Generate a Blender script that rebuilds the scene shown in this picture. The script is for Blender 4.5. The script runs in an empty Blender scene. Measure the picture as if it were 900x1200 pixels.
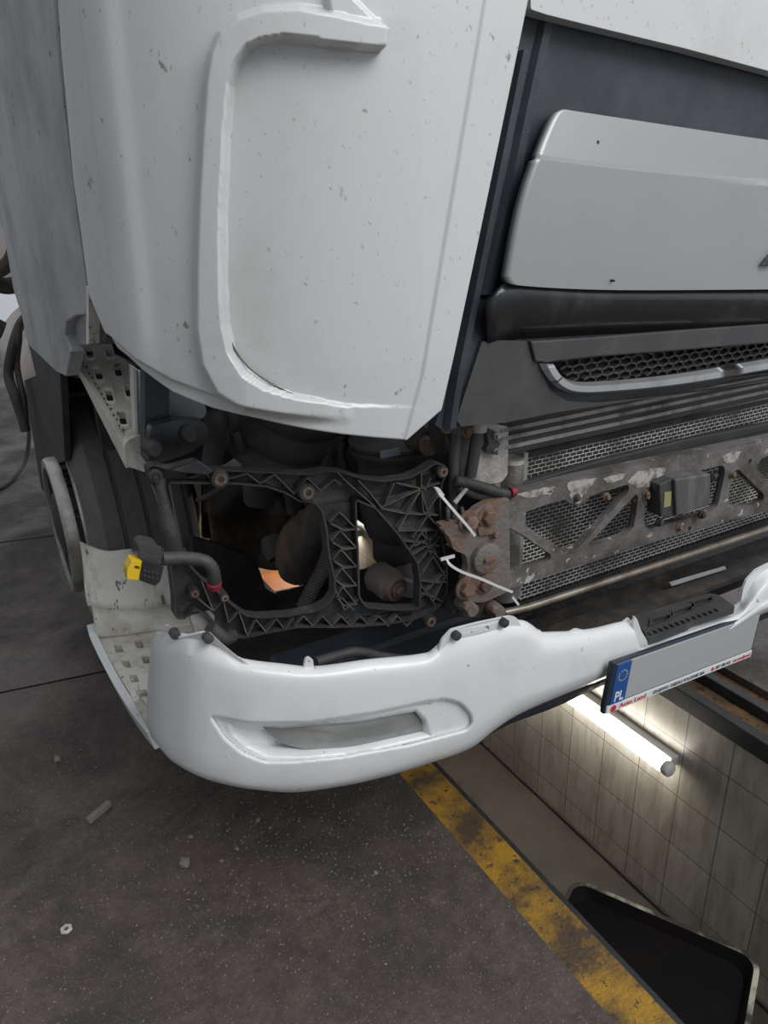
import bpy, bmesh, math, random
import numpy as np
from mathutils import Vector, Matrix
from mathutils.geometry import tessellate_polygon
random.seed(7)
C = bpy.context.scene.collection
S = bpy.context.scene
# ------------------------------------------------------------------ camera
F = 885.0
CH = 1.5                                    # height of the lens above the floor
_n = np.array([55., 2150., F]); _l = np.array([-550., -355., F])
_dz = -_n/np.linalg.norm(_n)
_ly = _l-_dz*np.dot(_l, _dz); _ly /= np.linalg.norm(_ly)
_lx = np.cross(_ly, _dz)
M3 = np.array([_lx, _ly, _dz])
CAM = np.array([0, 0, CH])
cd = bpy.data.cameras.new('camera'); cam = bpy.data.objects.new('camera', cd); C.objects.link(cam)
cd.sensor_fit = 'VERTICAL'; cd.sensor_height = 36.0; cd.lens = F/1200*36.0; cd.clip_start = .05; cd.clip_end = 100
R = Matrix([[M3[i][0], -M3[i][1], -M3[i][2]] for i in range(3)]).to_4x4()
cam.matrix_world = Matrix.Translation((0, 0, CH)) @ R
S.camera = cam
# ------------------------------------------------------------------ light
S.view_settings.view_transform = 'Standard'; S.view_settings.look = 'None'
S.view_settings.gamma = 1; S.view_settings.use_curve_mapping = False
S.view_settings.exposure = 0.27
w = bpy.data.worlds.new('hall'); S.world = w; w.use_nodes = True
nt = w.node_tree; bg = nt.nodes['Background']
tc = nt.nodes.new('ShaderNodeTexCoord'); sx = nt.nodes.new('ShaderNodeSeparateXYZ')
nt.links.new(tc.outputs['Generated'], sx.inputs[0])
mr = nt.nodes.new('ShaderNodeMapRange'); mr.inputs[1].default_value = -.3; mr.inputs[2].default_value = .8
mr.inputs[3].default_value = .36; mr.inputs[4].default_value = .66
nt.links.new(sx.outputs[2], mr.inputs[0])
m2 = nt.nodes.new('ShaderNodeMapRange'); m2.inputs[1].default_value = -.85; m2.inputs[2].default_value = .45; m2.inputs[3].default_value = .22; m2.inputs[4].default_value = 1.3
nt.links.new(sx.outputs[0], m2.inputs[0])
mm = nt.nodes.new('ShaderNodeMath'); mm.operation = 'MULTIPLY'; nt.links.new(mr.outputs[0], mm.inputs[0]); nt.links.new(m2.outputs[0], mm.inputs[1]); nt.links.new(mm.outputs[0], bg.inputs[1])
bg.inputs[0].default_value = (.90, .95, 1, 1)
def area(name, loc, target, sx_, sy_, power, col=(1, 1, 1)):
    d = bpy.data.lights.new(name, 'AREA'); d.shape = 'RECTANGLE'; d.size = sx_; d.size_y = sy_; d.energy = power; d.color = col
    o = bpy.data.objects.new(name, d); C.objects.link(o); o.location = loc
    o.rotation_euler = (Vector(target)-Vector(loc)).to_track_quat('-Z', 'Y').to_euler(); return o
area('skylight', (1.9, -2.0, 4.4), (1.0, 1.1, .6), 3.5, 2.5, 120, (1, .985, .96))
area('gate_daylight', (-4.5, 2.2, 2.2), (.4, 1.6, .8), 1.0, 3.2, 14, (.94, .97, 1))
# ------------------------------------------------------------------ helpers
def ray(px, py): return M3 @ np.array([px-450, py-600, F])/F
def P(px, py, Y=None, X=None, Z=None, plane=None):
    r = ray(px, py)
    if plane is not None:
        p0, n = plane; t = np.dot(np.array(p0)-CAM, n)/np.dot(r, n)
    elif Y is not None: t = Y/r[1]
    elif X is not None: t = X/r[0]
    else: t = (Z-CH)/r[2]
    return CAM+r*t
def pix(p):
    c = M3.T @ (np.asarray(p)-CAM); return (450+F*c[0]/c[2], 600+F*c[1]/c[2])
MATS = {}
def mat(name, col, rough=.6, metal=0., dirt=None, dscale=8., dlo=.5, dhi=.7, dstr=1., bump=0., bscale=60.,
        speck=None, sscale=60., sthr=.7, stretch=(1, 1, 1), emit=None, estr=0, coat=0., alpha=1, rvar=0., spec=None, fleck=None, fscale=150., fthr=.66):
    m = bpy.data.materials.new(name); m.use_nodes = True; t = m.node_tree; b = t.nodes['Principled BSDF']
    L = t.links.new
    def N(k): return t.nodes.new(k)
    b.inputs['Roughness'].default_value = rough; b.inputs['Metallic'].default_value = metal
    b.inputs['Coat Weight'].default_value = coat; b.inputs['Coat Roughness'].default_value = .15
    if spec is not None: b.inputs['Specular IOR Level'].default_value = spec
    g = N('ShaderNodeNewGeometry'); mp = N('ShaderNodeMapping'); mp.inputs['Scale'].default_value = stretch
    L(g.outputs['Position'], mp.inputs[0])
    rgb = N('ShaderNodeRGB'); rgb.outputs[0].default_value = (*col, 1); cur = rgb.outputs[0]
    def layer(cur, c2, sc, lo, hi, st, det=6):
        n = N('ShaderNodeTexNoise'); n.inputs['Scale'].default_value = sc; n.inputs['Detail'].default_value = det
        n.inputs['Roughness'].default_value = .65
        L(mp.outputs[0], n.inputs['Vector'])
        r = N('ShaderNodeMapRange'); r.inputs[1].default_value = lo; r.inputs[2].default_value = hi; r.inputs[4].default_value = st
        L(n.outputs[0], r.inputs[0]); x = N('ShaderNodeMix'); x.data_type = 'RGBA'
        L(r.outputs[0], x.inputs[0]); L(cur, x.inputs[6]); x.inputs[7].default_value = (*c2, 1)
        return x.outputs[2], n
    if dirt is not None:
        cur, n1 = layer(cur, dirt, dscale, dlo, dhi, dstr)
        if rvar:
            r = N('ShaderNodeMapRange'); r.inputs[1].default_value = .3; r.inputs[2].default_value = .7
            r.inputs[3].default_value = max(.05, rough-rvar); r.inputs[4].default_value = min(1, rough+rvar)
            L(n1.outputs[0], r.inputs[0]); L(r.outputs[0], b.inputs['Roughness'])
    if speck is not None: cur, _ = layer(cur, speck, sscale, sthr, sthr+.04, .85, 3)
    if fleck is not None: cur, _ = layer(cur, fleck, fscale, fthr, fthr+.05, .7, 4)
    L(cur, b.inputs['Base Color'])
    if bump:
        n = N('ShaderNodeTexNoise'); n.inputs['Scale'].default_value = bscale; n.inputs['Detail'].default_value = 4
        L(mp.outputs[0], n.inputs['Vector']); bp = N('ShaderNodeBump'); bp.inputs['Strength'].default_value = bump
        bp.inputs['Distance'].default_value = .01; L(n.outputs[0], bp.inputs['Height']); L(bp.outputs[0], b.inputs['Normal'])
    if emit: b.inputs['Emission Color'].default_value = (*emit, 1); b.inputs['Emission Strength'].default_value = estr
    MATS[name] = m; return m
mat('white_paint', (.6, .615, .62), .3, coat=.5, dirt=(.44, .43, .41), dscale=5, dlo=.5, dhi=.75, dstr=.5, speck=(.22, .2, .19), sscale=34, sthr=.69, stretch=(1, 1, .7), fleck=(.34, .32, .3), fscale=100, fthr=.645)
mat('white_bumper', (.74, .76, .775), .3, coat=.4, dirt=(.55, .54, .52), dscale=7, dlo=.52, dhi=.75, dstr=.5, speck=(.25, .23, .22), sscale=50, sthr=.70, fleck=(.35, .33, .31), fscale=140, fthr=.68)
mat('dirty_white', (.46, .48, .50), .5, dirt=(.2, .19, .18), dscale=6, dlo=.42, dhi=.75, dstr=.85, speck=(.1, .09, .09), sscale=30, sthr=.66, stretch=(1, 1, .8))
mat('step_grey', (.66, .64, .58), .6, dirt=(.3, .26, .21), dscale=14, dlo=.45, dhi=.8, speck=(.1, .07, .04), sscale=60, sthr=.66)
mat('mud_white', (.78, .76, .71), .55, dirt=(.24, .2, .16), dscale=10, dlo=.48, dhi=.72, stretch=(1, 1, .35), speck=(.1, .08, .06), sscale=40, sthr=.62)
mat('navy_plastic', (.024, .030, .043), .45, dirt=(.05, .055, .065), dscale=12, dlo=.4, dhi=.75, bump=.15, bscale=500)
mat('black_gloss', (.022, .023, .025), .28, dirt=(.06, .06, .06), dscale=9, dlo=.5, dhi=.8, stretch=(1, 1, .5), rvar=.12)
mat('black_trim', (.05, .05, .052), .55, dirt=(.08, .078, .075), dscale=10, dlo=.45, dhi=.8, bump=.1, bscale=400)
mat('silver_paint', (.34, .35, .355), .38, metal=.35, dirt=(.36, .37, .36), dscale=6, dlo=.45, dhi=.8, speck=(.18, .17, .16), sscale=60, sthr=.74)
mat('chrome_strip', (.62, .63, .65), .3, metal=.8, dirt=(.45, .45, .45), dscale=15)
mat('bracket_plastic', (.035, .036, .038), .55, dirt=(.12, .10, .085), dscale=26, dlo=.5, dhi=.8, dstr=.8, bump=.2, bscale=200)
mat('rib_plastic', (.07, .07, .07), .5, dirt=(.17, .145, .12), dscale=22, dlo=.45, dhi=.75, bump=.2, bscale=200)
mat('tube_steel', (.3, .26, .22), .4, metal=.6, dirt=(.12, .09, .07), dscale=10, dlo=.4, dhi=.7)
mat('bar_grey', (.32, .31, .3), .5, dirt=(.1, .09, .085), dscale=14)
mat('worn_black', (.085, .085, .085), .5, dirt=(.17, .165, .16), dscale=24, dlo=.45, dhi=.7, stretch=(1, 1, .4))
mat('scrape', (.42, .40, .39), .6, dirt=(.16, .14, .13), dscale=40, dlo=.45, dhi=.6)
mat('dark_metal', (.035, .034, .034), .6, dirt=(.1, .08, .065), dscale=14, dlo=.45, dhi=.75, bump=.3, bscale=60)
mat('grime_and_shade', (.022, .020, .019), .6, dirt=(.07, .055, .045), dscale=10, dlo=.45, dhi=.75, bump=.5, bscale=40)  # grime on engine parts; also colours the sheets that imitate floor shade
mat('rubber', (.04, .04, .042), .6, dirt=(.085, .08, .076), dscale=9, dlo=.4, dhi=.75, bump=.25, bscale=70)
mat('tyre_rubber', (.13, .128, .124), .75, dirt=(.2, .19, .18), dscale=8, dlo=.4, dhi=.75, bump=.3, bscale=60)
mat('beam_steel', (.19, .18, .175), .5, metal=.2, dirt=(.075, .065, .058), dscale=9, dlo=.42, dhi=.62, dstr=.9, speck=(.55, .54, .52), sscale=26, sthr=.63, fleck=(.3, .28, .26), fscale=90, fthr=.62, bump=.25, bscale=80)
mat('rust_steel', (.16, .145, .135), .7, metal=.1, dirt=(.21, .12, .08), dscale=16, dlo=.42, dhi=.66, bump=.4, bscale=90)
mat('rust_bolt', (.15, .092, .068), .75, metal=.1, dirt=(.25, .18, .145), dscale=60, dlo=.45, dhi=.7, bump=.12, bscale=200)
mat('alloy', (.50, .48, .46), .45, metal=.3, dirt=(.2, .18, .16), dscale=20, dlo=.4, dhi=.75, bump=.2, bscale=120)
mat('rim_steel', (.5, .49, .46), .35, metal=.6, dirt=(.3, .28, .25), dscale=12)
mat('grey_plastic', (.26, .27, .285), .45, dirt=(.17, .16, .15), dscale=9, dlo=.5, dhi=.75)
mat('lamp_glass', (.22, .225, .225), .25, coat=.6, dirt=(.32, .32, .32), dscale=7, dlo=.4, dhi=.7)
mat('tie_white', (.62, .63, .63), .4)
mat('yellow_plastic', (.75, .5, .02), .4)
mat('red_tape', (.22, .02, .03), .5)
mat('label_sticker', (.2, .22, .26), .5)
mat('label_yellow', (.3, .29, .12), .5)
mat('brown_rubber', (.06, .045, .035), .7, dirt=(.16, .1, .065), dscale=12, dlo=.4, dhi=.7, bump=.5, bscale=50)
mat('gaiter', (.04, .036, .034), .75, dirt=(.17, .1, .06), dscale=9, dlo=.5, dhi=.72, bump=.9, bscale=110, stretch=(1, 1, .35))
mat('cream_plastic', (.6, .52, .36), .5, dirt=(.4, .32, .2), dscale=10)
mat('oil_brown', (.5, .17, .04), .4)
mat('tank_cream', (.6, .52, .47), .4, dirt=(.4, .35, .3), dscale=6)
mat('tray_black', (.006, .005, .005), .75, dirt=(.012, .008, .006), dscale=7, dlo=.5, dhi=.8, spec=.1)
mat('tray_rim', (.45, .43, .34), .5, dirt=(.03, .022, .018), dscale=2.2, dlo=.44, dhi=.52)
mat('pit_steel', (.03, .032, .034), .5, metal=.3, dirt=(.06, .05, .045), dscale=12)
mat('rust_ledge', (.1, .065, .035), .8, dirt=(.24, .13, .05), dscale=16, dlo=.4, dhi=.7, bump=.5, bscale=70, speck=(.02, .02, .02), sscale=30, sthr=.6)
mat('pit_concrete', (.068, .053, .042), .8, dirt=(.042, .033, .026), dscale=5, dlo=.4, dhi=.7, bump=.2, bscale=50)
mat('yellow_line', (.35, .185, .012), .6, dirt=(.07, .043, .022), dscale=8, dlo=.40, dhi=.6, bump=.4, bscale=120, speck=(.03, .025, .02), sscale=45, sthr=.60)
mat('plate_face', (.40, .42, .42), .45)
mat('plate_blue', (.02, .09, .32), .4)
mat('plate_black', (.025, .035, .05), .4)
mat('holder_white', (.75, .77, .78), .4)
mat('print_red', (.6, .03, .05), .5)
mat('print_grey', (.12, .12, .14), .5)
mat('star_yellow', (.5, .55, .2), .5)
mat('lamp_body', (.6, .6, .57), .4)
mat('tube_light', (1, 1, 1), .5, emit=(1, .96, .86), estr=16)
mat('wood_chip', (.2, .18, .16), .8, dirt=(.1, .09, .08), dscale=30)
mat('stone', (.2, .19, .175), .85, dirt=(.12, .11, .1), dscale=80)
mat('zinc', (.55, .54, .5), .4, metal=.4)

def floor_mat():
    m = mat('floor_asphalt', (.052, .045, .043), .62)
    t = m.node_tree; b = t.nodes['Principled BSDF']; L = t.links.new; N = t.nodes.new
    g = N('ShaderNodeNewGeometry')
    def noise(sc, det=6, ro=.6, dist=0):
        n = N('ShaderNodeTexNoise'); n.inputs['Scale'].default_value = sc; n.inputs['Detail'].default_value = det
        n.inputs['Roughness'].default_value = ro; n.inputs['Distortion'].default_value = dist; L(g.outputs['Position'], n.inputs['Vector']); return n.outputs[0]
    def rng(s, a, b_, c, d):
        r = N('ShaderNodeMapRange'); r.inputs[1].default_value = a; r.inputs[2].default_value = b_; r.inputs[3].default_value = c; r.inputs[4].default_value = d
        L(s, r.inputs[0]); return r.outputs[0]
    def mix(f, a, c):
        x = N('ShaderNodeMix'); x.data_type = 'RGBA'; L(f, x.inputs[0])
        if isinstance(a, tuple): x.inputs[6].default_value = (*a, 1)
        else: L(a, x.inputs[6])
        x.inputs[7].default_value = (*c, 1); return x.outputs[2]
    c = mix(rng(noise(2.2, 8, .7, .6), .43, .58, 0, 1), (.11, .083, .073), (.047, .037, .034))
    c = mix(rng(noise(4.5, 7, .7), .5, .75, 0, .8), c, (.155, .122, .105))
    c = mix(rng(noise(1.1, 4, .5, 1.2), .56, .68, 0, .7), c, (.033, .028, .027))
    c = mix(rng(noise(13, 8, .75, .8), .48, .6, 0, .55), c, (.042, .034, .031))
    c = mix(rng(noise(60, 6, .8), .4, .65, 0, .6), c, (.042, .034, .031))
    c = mix(rng(noise(17, 8, .8), .6, .75, 0, .5), c, (.18, .15, .135))
    c = mix(rng(noise(190, 2, .5), .64, .68, 0, .6), c, (.26, .23, .2))
    c = mix(rng(noise(26, 3, .6), .70, .74, 0, .5), c, (.16, .14, .12))
    L(c, b.inputs['Base Color'])
    L(rng(noise(2.2, 5, .6, .6), .35, .65, .42, .8), b.inputs['Roughness'])
    bp = N('ShaderNodeBump'); bp.inputs['Strength'].default_value = .35; bp.inputs['Distance'].default_value = .004
    L(noise(90, 5, .7), bp.inputs['Height']); L(bp.outputs[0], b.inputs['Normal'])
floor_mat()
def tile_mat():
    m = mat('pit_tiles', (.5, .48, .42), .35)
    t = m.node_tree; b = t.nodes['Principled BSDF']; L = t.links.new; N = t.nodes.new
    g = N('ShaderNodeNewGeometry'); s = N('ShaderNodeSeparateXYZ'); L(g.outputs['Position'], s.inputs[0])
    def add(o, v):
        a = N('ShaderNodeMath'); a.operation = 'ADD'; L(o, a.inputs[0]); a.inputs[1].default_value = v; return a.outputs[0]
    cb = N('ShaderNodeCombineXYZ')
    L(add(s.outputs[1], -1.122+.1726*10), cb.inputs[0]); L(add(s.outputs[2], -(CH-2.362)+.2115*10), cb.inputs[1])
    br = N('ShaderNodeTexBrick'); br.offset = 0; br.inputs['Scale'].default_value = 1; br.inputs['Brick Width'].default_value = .1726
    br.inputs['Row Height'].default_value = .2115; br.inputs['Mortar Size'].default_value = .0018; br.inputs['Mortar Smooth'].default_value = .3
    br.inputs['Color1'].default_value = (.56, .53, .46, 1); br.inputs['Color2'].default_value = (.47, .445, .385, 1); br.inputs['Mortar'].default_value = (.045, .04, .035, 1)
    L(cb.outputs[0], br.inputs['Vector'])
    mp = N('ShaderNodeMapping'); mp.inputs['Scale'].default_value = (1, 1, .18); L(g.outputs['Position'], mp.inputs[0])
    n = N('ShaderNodeTexNoise'); n.inputs['Scale'].default_value = 22; n.inputs['Detail'].default_value = 8; n.inputs['Roughness'].default_value = .7; L(mp.outputs[0], n.inputs['Vector'])
    r = N('ShaderNodeMapRange'); r.inputs[1].default_value = .45; r.inputs[2].default_value = .75; r.inputs[4].default_value = .8; L(n.outputs[0], r.inputs[0])
    x = N('ShaderNodeMix'); x.data_type = 'RGBA'; L(r.outputs[0], x.inputs[0]); L(br.outputs['Color'], x.inputs[6]); x.inputs[7].default_value = (.2, .165, .12, 1)
    n2 = N('ShaderNodeTexNoise'); n2.inputs['Scale'].default_value = 4; n2.inputs['Detail'].default_value = 6; L(g.outputs['Position'], n2.inputs['Vector'])
    r2 = N('ShaderNodeMapRange'); r2.inputs[1].default_value = .5; r2.inputs[2].default_value = .8; r2.inputs[4].default_value = .7; L(n2.outputs[0], r2.inputs[0])
    x2 = N('ShaderNodeMix'); x2.data_type = 'RGBA'; L(r2.outputs[0], x2.inputs[0]); L(x.outputs[2], x2.inputs[6]); x2.inputs[7].default_value = (.22, .18, .14, 1)
    L(x2.outputs[2], b.inputs['Base Color'])
tile_mat()
def core_mat(name, rowh, bw, mort, c_line, c_dark):
    m = mat(name, (.1, .1, .1), .5)
    t = m.node_tree; b = t.nodes['Principled BSDF']; L = t.links.new; N = t.nodes.new
    g = N('ShaderNodeNewGeometry'); s = N('ShaderNodeSeparateXYZ'); L(g.outputs['Position'], s.inputs[0])
    cb = N('ShaderNodeCombineXYZ'); L(s.outputs[0], cb.inputs[0]); L(s.outputs[2], cb.inputs[1])
    br = N('ShaderNodeTexBrick'); br.inputs['Scale'].default_value = 1; br.inputs['Brick Width'].default_value = bw
    br.inputs['Row Height'].default_value = rowh; br.inputs['Mortar Size'].default_value = mort; br.inputs['Mortar Smooth'].default_value = .5
    br.inputs['Color1'].default_value = (*c_dark, 1); br.inputs['Color2'].default_value = (c_dark[0]*1.8, c_dark[1]*1.8, c_dark[2]*1.8, 1); br.inputs['Mortar'].default_value = (*c_line, 1)
    L(cb.outputs[0], br.inputs['Vector'])
    n = N('ShaderNodeTexNoise'); n.inputs['Scale'].default_value = 7; n.inputs['Detail'].default_value = 5; L(g.outputs['Position'], n.inputs['Vector'])
    r = N('ShaderNodeMapRange'); r.inputs[1].default_value = .5; r.inputs[2].default_value = .68; r.inputs[4].default_value = .9; L(n.outputs[0], r.inputs[0])
    x = N('ShaderNodeMix'); x.data_type = 'RGBA'; L(r.outputs[0], x.inputs[0]); L(br.outputs['Color'], x.inputs[6]); x.inputs[7].default_value = (c_dark[0]*1.2, c_dark[1]*1.2, c_dark[2]*1.1, 1)
    L(x.outputs[2], b.inputs['Base Color'])
    bp = N('ShaderNodeBump'); bp.inputs['Strength'].default_value = .6; bp.inputs['Distance'].default_value = .003
    L(br.outputs['Fac'], bp.inputs['Height']); L(bp.outputs[0], b.inputs['Normal'])
core_mat('radiator_core', .0098, .021, .0012, (.95, .93, .9), (.035, .033, .031))
core_mat('cooler_fins', .02, .006, .0011, (.085, .08, .075), (.015, .015, .014))

ROOT = {}
class MB:
    def __init__(s): s.v = []; s.f = []
    def add(s, v, f):
        o = len(s.v); s.v += [tuple(map(float, p)) for p in v]; s.f += [tuple(i+o for i in q) for q in f]; return s
    def box(s, lo, hi):
        x0, y0, z0 = lo; x1, y1, z1 = hi
        return s.add([(x0, y0, z0), (x1, y0, z0), (x1, y1, z0), (x0, y1, z0), (x0, y0, z1), (x1, y0, z1), (x1, y1, z1), (x0, y1, z1)],
                     [(0, 3, 2, 1), (4, 5, 6, 7), (0, 1, 5, 4), (1, 2, 6, 5), (2, 3, 7, 6), (3, 0, 4, 7)])
    def hexa(s, a, b):            # two quads (lists of four points) joined
        return s.add(list(a)+list(b), [(0, 3, 2, 1), (4, 5, 6, 7), (0, 1, 5, 4), (1, 2, 6, 5), (2, 3, 7, 6), (3, 0, 4, 7)])
    def lathe(s, p0, p1, prof, n=24, cap=True):   # prof: list of (t along the axis 0..1, radius)
        p0 = np.array(p0, float); p1 = np.array(p1, float); d = p1-p0; u = d/np.linalg.norm(d)
        a = np.cross(u, [0, 0, 1.]) if abs(u[2]) < .9 else np.cross(u, [1., 0, 0]); a /= np.linalg.norm(a); b = np.cross(u, a)
        vs = []; fs = []
        for t, r in prof:
            for k in range(n):
                th = 2*math.pi*k/n; vs.append(p0+d*t+(a*math.cos(th)+b*math.sin(th))*r)
        for i in range(len(prof)-1):
            for k in range(n): fs.append((i*n+k, i*n+(k+1) % n, (i+1)*n+(k+1) % n, (i+1)*n+k))
        if cap: fs.append(tuple(range(n))[::-1]); fs.append(tuple((len(prof)-1)*n+k for k in range(n)))
        return s.add(vs, fs)
    def cyl(s, p0, p1, r, n=20): return s.lathe(p0, p1, [(0, r), (1, r)], n)
    def tube(s, path, r, n=10, ridge=0., sm=6):
        pts = smooth(path, sm) if sm else [np.array(p, float) for p in path]
        if ridge:                                   # resample finely for a corrugated hose
            L = [0]
            for i in range(1, len(pts)): L.append(L[-1]+np.linalg.norm(pts[i]-pts[i-1]))
            k = max(8, int(L[-1]/.003)); A = np.array(pts)
            pts = [np.array([np.interp(q*L[-1]/k, L, A[:, c]) for c in range(3)]) for q in range(k+1)]
        vs = []; fs = []; up = None
        for i, p in enumerate(pts):
            d = pts[min(i+1, len(pts)-1)]-pts[max(i-1, 0)]; d = d/(np.linalg.norm(d)+1e-9)
            if up is None: up = np.cross(d, [.3, .2, .9])
            a = up-d*np.dot(up, d); a /= np.linalg.norm(a); up = a; b = np.cross(d, a)
            rr = (r[i*len(r)//len(pts)] if isinstance(r, list) else r)*(1+(ridge if i % 2 else 0))
            for k in range(n):
                th = 2*math.pi*k/n; vs.append(p+(a*math.cos(th)+b*math.sin(th))*rr)
        for i in range(len(pts)-1):
            for k in range(n): fs.append((i*n+k, i*n+(k+1) % n, (i+1)*n+(k+1) % n, (i+1)*n+k))
        fs.append(tuple(range(n))[::-1]); fs.append(tuple((len(pts)-1)*n+k for k in range(n)))
        return s.add(vs, fs)
    def poly(s, pl, off, holes=()):   # plate: outline points in 3D + thickness vector
        loops = [[Vector(p) for p in pl]]+[[Vector(p) for p in h] for h in holes]
        flat = [p for l in loops for p in l]; n = len(flat)
        tr = tessellate_polygon(loops)
        vs = [tuple(p) for p in flat]+[tuple(np.array(p)+off) for p in flat]
        fs = [t for t in tr]+[tuple(i+n for i in t[::-1]) for t in tr]
        o = 0
        for l in loops:
            m = len(l)
            for i in range(m): j = (i+1) % m; fs.append((o+i, o+j, o+j+n, o+i+n))
            o += m
        return s.add(vs, fs)
    def wall(s, path, off, th):       # thin standing rib along a path; off = height vector
        off = np.array(off, float)
        for p, q in zip(path[:-1], path[1:]):
            p = np.array(p, float); q = np.array(q, float); d = q-p; n = np.cross(d, off); n = n/(np.linalg.norm(n)+1e-9)*th/2
            s.hexa([p-n, q-n, q+n, p+n], [p-n+off, q-n+off, q+n+off, p+n+off])
        return s
    def build(s, name, m, parent=None, smooth=None, bevel=0, label=None, sub=0, merge=False):
        org = np.array(parent['_o']) if parent is not None else np.zeros(3)
        me = bpy.data.meshes.new(name); me.from_pydata([tuple(np.array(p)-org) for p in s.v], [], s.f); me.update()
        bm = bmesh.new(); bm.from_mesh(me)
        if merge: bmesh.ops.remove_doubles(bm, verts=bm.verts, dist=1e-5)
        bmesh.ops.recalc_face_normals(bm, faces=bm.faces); bm.to_mesh(me); bm.free()
        me.materials.append(MATS[m]); o = bpy.data.objects.new(name, me); C.objects.link(o)
        if parent is not None: o.parent = parent; o['_o'] = list(org)
        else: o['_o'] = [0, 0, 0]
        if smooth is not None:
            me.polygons.foreach_set('use_smooth', [True]*len(me.polygons))
            if smooth < 179: me.set_sharp_from_angle(angle=math.radians(smooth))
        if bevel:
            b = o.modifiers.new('bevel', 'BEVEL'); b.width = bevel; b.segments = 2; b.limit_method = 'ANGLE'; b.angle_limit = math.radians(40)
        if sub: q = o.modifiers.new('sub', 'SUBSURF'); q.levels = sub; q.render_levels = sub
        if label: o['label'] = label
        return o
def smooth(path, k=6):
    p = [np.array(q, float) for q in path]
    if len(p) < 3: return p
    p = [2*p[0]-p[1]]+p+[2*p[-1]-p[-2]]; out = []
    for i in range(1, len(p)-2):
        for j in range(k):
            t = j/k; a, b, c, d = p[i-1:i+3]
            out.append(.5*((2*b)+(-a+c)*t+(2*a-5*b+4*c-d)*t*t+(-a+3*b-3*c+d)*t**3))
    out.append(p[-2]); return out
def roundpoly(pts, r=4, k=3):      # round the corners of a pixel polygon
    out = []; n = len(pts)
    for i in range(n):
        a, b, c = [np.array(pts[j % n], float) for j in (i-1, i, i+1)]
        u = a-b; v = c-b; lu = np.linalg.norm(u); lv = np.linalg.norm(v)
        q = min(r, lu*.45, lv*.45); s_ = b+u/lu*q; e = b+v/lv*q
        for j in range(k+1): t = j/k; out.append(tuple((1-t)**2*s_+2*t*(1-t)*b+t*t*e))
    return out
def thing(name, loc, label, cat, group=None):
    o = bpy.data.objects.new(name, None); C.objects.link(o); o.location = loc; o['_o'] = list(loc); o['label'] = label; o['category'] = cat
    if group: o['group'] = group
    return o
def tag(o, label, cat, group=None, kind=None):
    o['label'] = label; o['category'] = cat
    if group: o['group'] = group
    if kind: o['kind'] = kind
    return o
def PP(pts, **k): return [P(a, b, **k) for a, b in pts]
def structure(mb, name, m, **k): o = mb.build(name, m, **k); o['kind'] = 'structure'; return o
def inpoly_dist(pt, poly):         # signed distance in pixels, positive inside (vectorised)
    x, y = pt[:, 0], pt[:, 1]; n = len(poly); inside = np.zeros(len(x), bool); dm = np.full(len(x), 1e9)
    for i in range(n):
        x1, y1 = poly[i]; x2, y2 = poly[(i+1) % n]
        c = ((y1 > y) != (y2 > y)) & (x < (x2-x1)*(y-y1)/((y2-y1)+1e-12)+x1); inside ^= c
        dx, dy = x2-x1, y2-y1; t = np.clip(((x-x1)*dx+(y-y1)*dy)/(dx*dx+dy*dy+1e-12), 0, 1)
        dm = np.minimum(dm, np.hypot(x-(x1+t*dx), y-(y1+t*dy)))
    return np.where(inside, dm, -dm)
def sstep(a, b, x): t = np.clip((x-a)/(b-a), 0, 1); return t*t*(3-2*t)
def pixv(A): c = (A-CAM) @ M3; return np.stack([450+F*c[:, 0]/c[:, 2], 600+F*c[:, 1]/c[:, 2]], 1)

# ================================================================== SETTING
SX0, SX1, WX, PZ = .855, .957, 1.872, CH-2.482      # yellow line, tiled wall, pit floor
YN, YF = -1.5, 9.0
structure(MB().box((-7, -3, -.15), (SX0, 12, 0)), 'floor', 'floor_asphalt')
structure(MB().box((WX+.2, -3, -.15), (6, 12, -.004)), 'floor', 'floor_asphalt')
structure(MB().box((SX0, -3, -.15), (SX1, 12, .0)), 'trim_1', 'yellow_line')
structure(MB().box((SX1, -3, -.16), (SX1+.012, 12, -.002)).box((SX1+.012, -3, -.022), (SX1+.022, 12, -.014)), 'trim_2', 'pit_steel')
structure(MB().box((SX1-.1, -3, PZ), (SX1, 12, -.16)), 'wall_left', 'pit_concrete')
structure(MB().box((SX1-.1, -3, PZ-.1), (WX+.1, 12, PZ)), 'floor', 'pit_concrete')
structure(MB().box((WX, -3, PZ), (WX+.1, 12, -.085)), 'wall_right', 'pit_tiles')
structure(MB().box((WX-.012, -3, PZ), (WX, 12, PZ+.02)), 'baseboard_right', 'pit_concrete', bevel=.004)
structure(MB().box((WX-.012, -3, -.085), (WX+.03, 12, -.02)).box((WX+.10, -3, -.1), (WX+.135, 12, .0)), 'trim_3', 'pit_steel', bevel=.003)
structure(MB().box((WX+.03, -3, -.08), (WX+.10, 12, -.04)).box((WX+.135, -3, -.08), (WX+.2, 12, -.035)), 'trim_4', 'rust_ledge')
structure(MB().box((SX1-.1, 11.9, PZ), (WX+.1, 12, 0)), 'wall_back', 'pit_concrete')
for i_, ((xa, ya), (xb, yb)) in enumerate((((0, 636), (62, 628)), ((0, 812), (112, 789)))):
    a_ = P(xa, ya, Z=0); b_ = P(xb, yb, Z=0); d_ = (b_-a_)/np.linalg.norm(b_-a_); n_ = np.array([-d_[1], d_[0], 0])*.0035; a_ = a_-d_*3; b_ = b_+d_*.5
    structure(MB().poly([a_-n_, b_-n_, b_+n_, a_+n_], (0, 0, .0012)), 'trim_%d' % (5+i_), 'tray_black')
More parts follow.
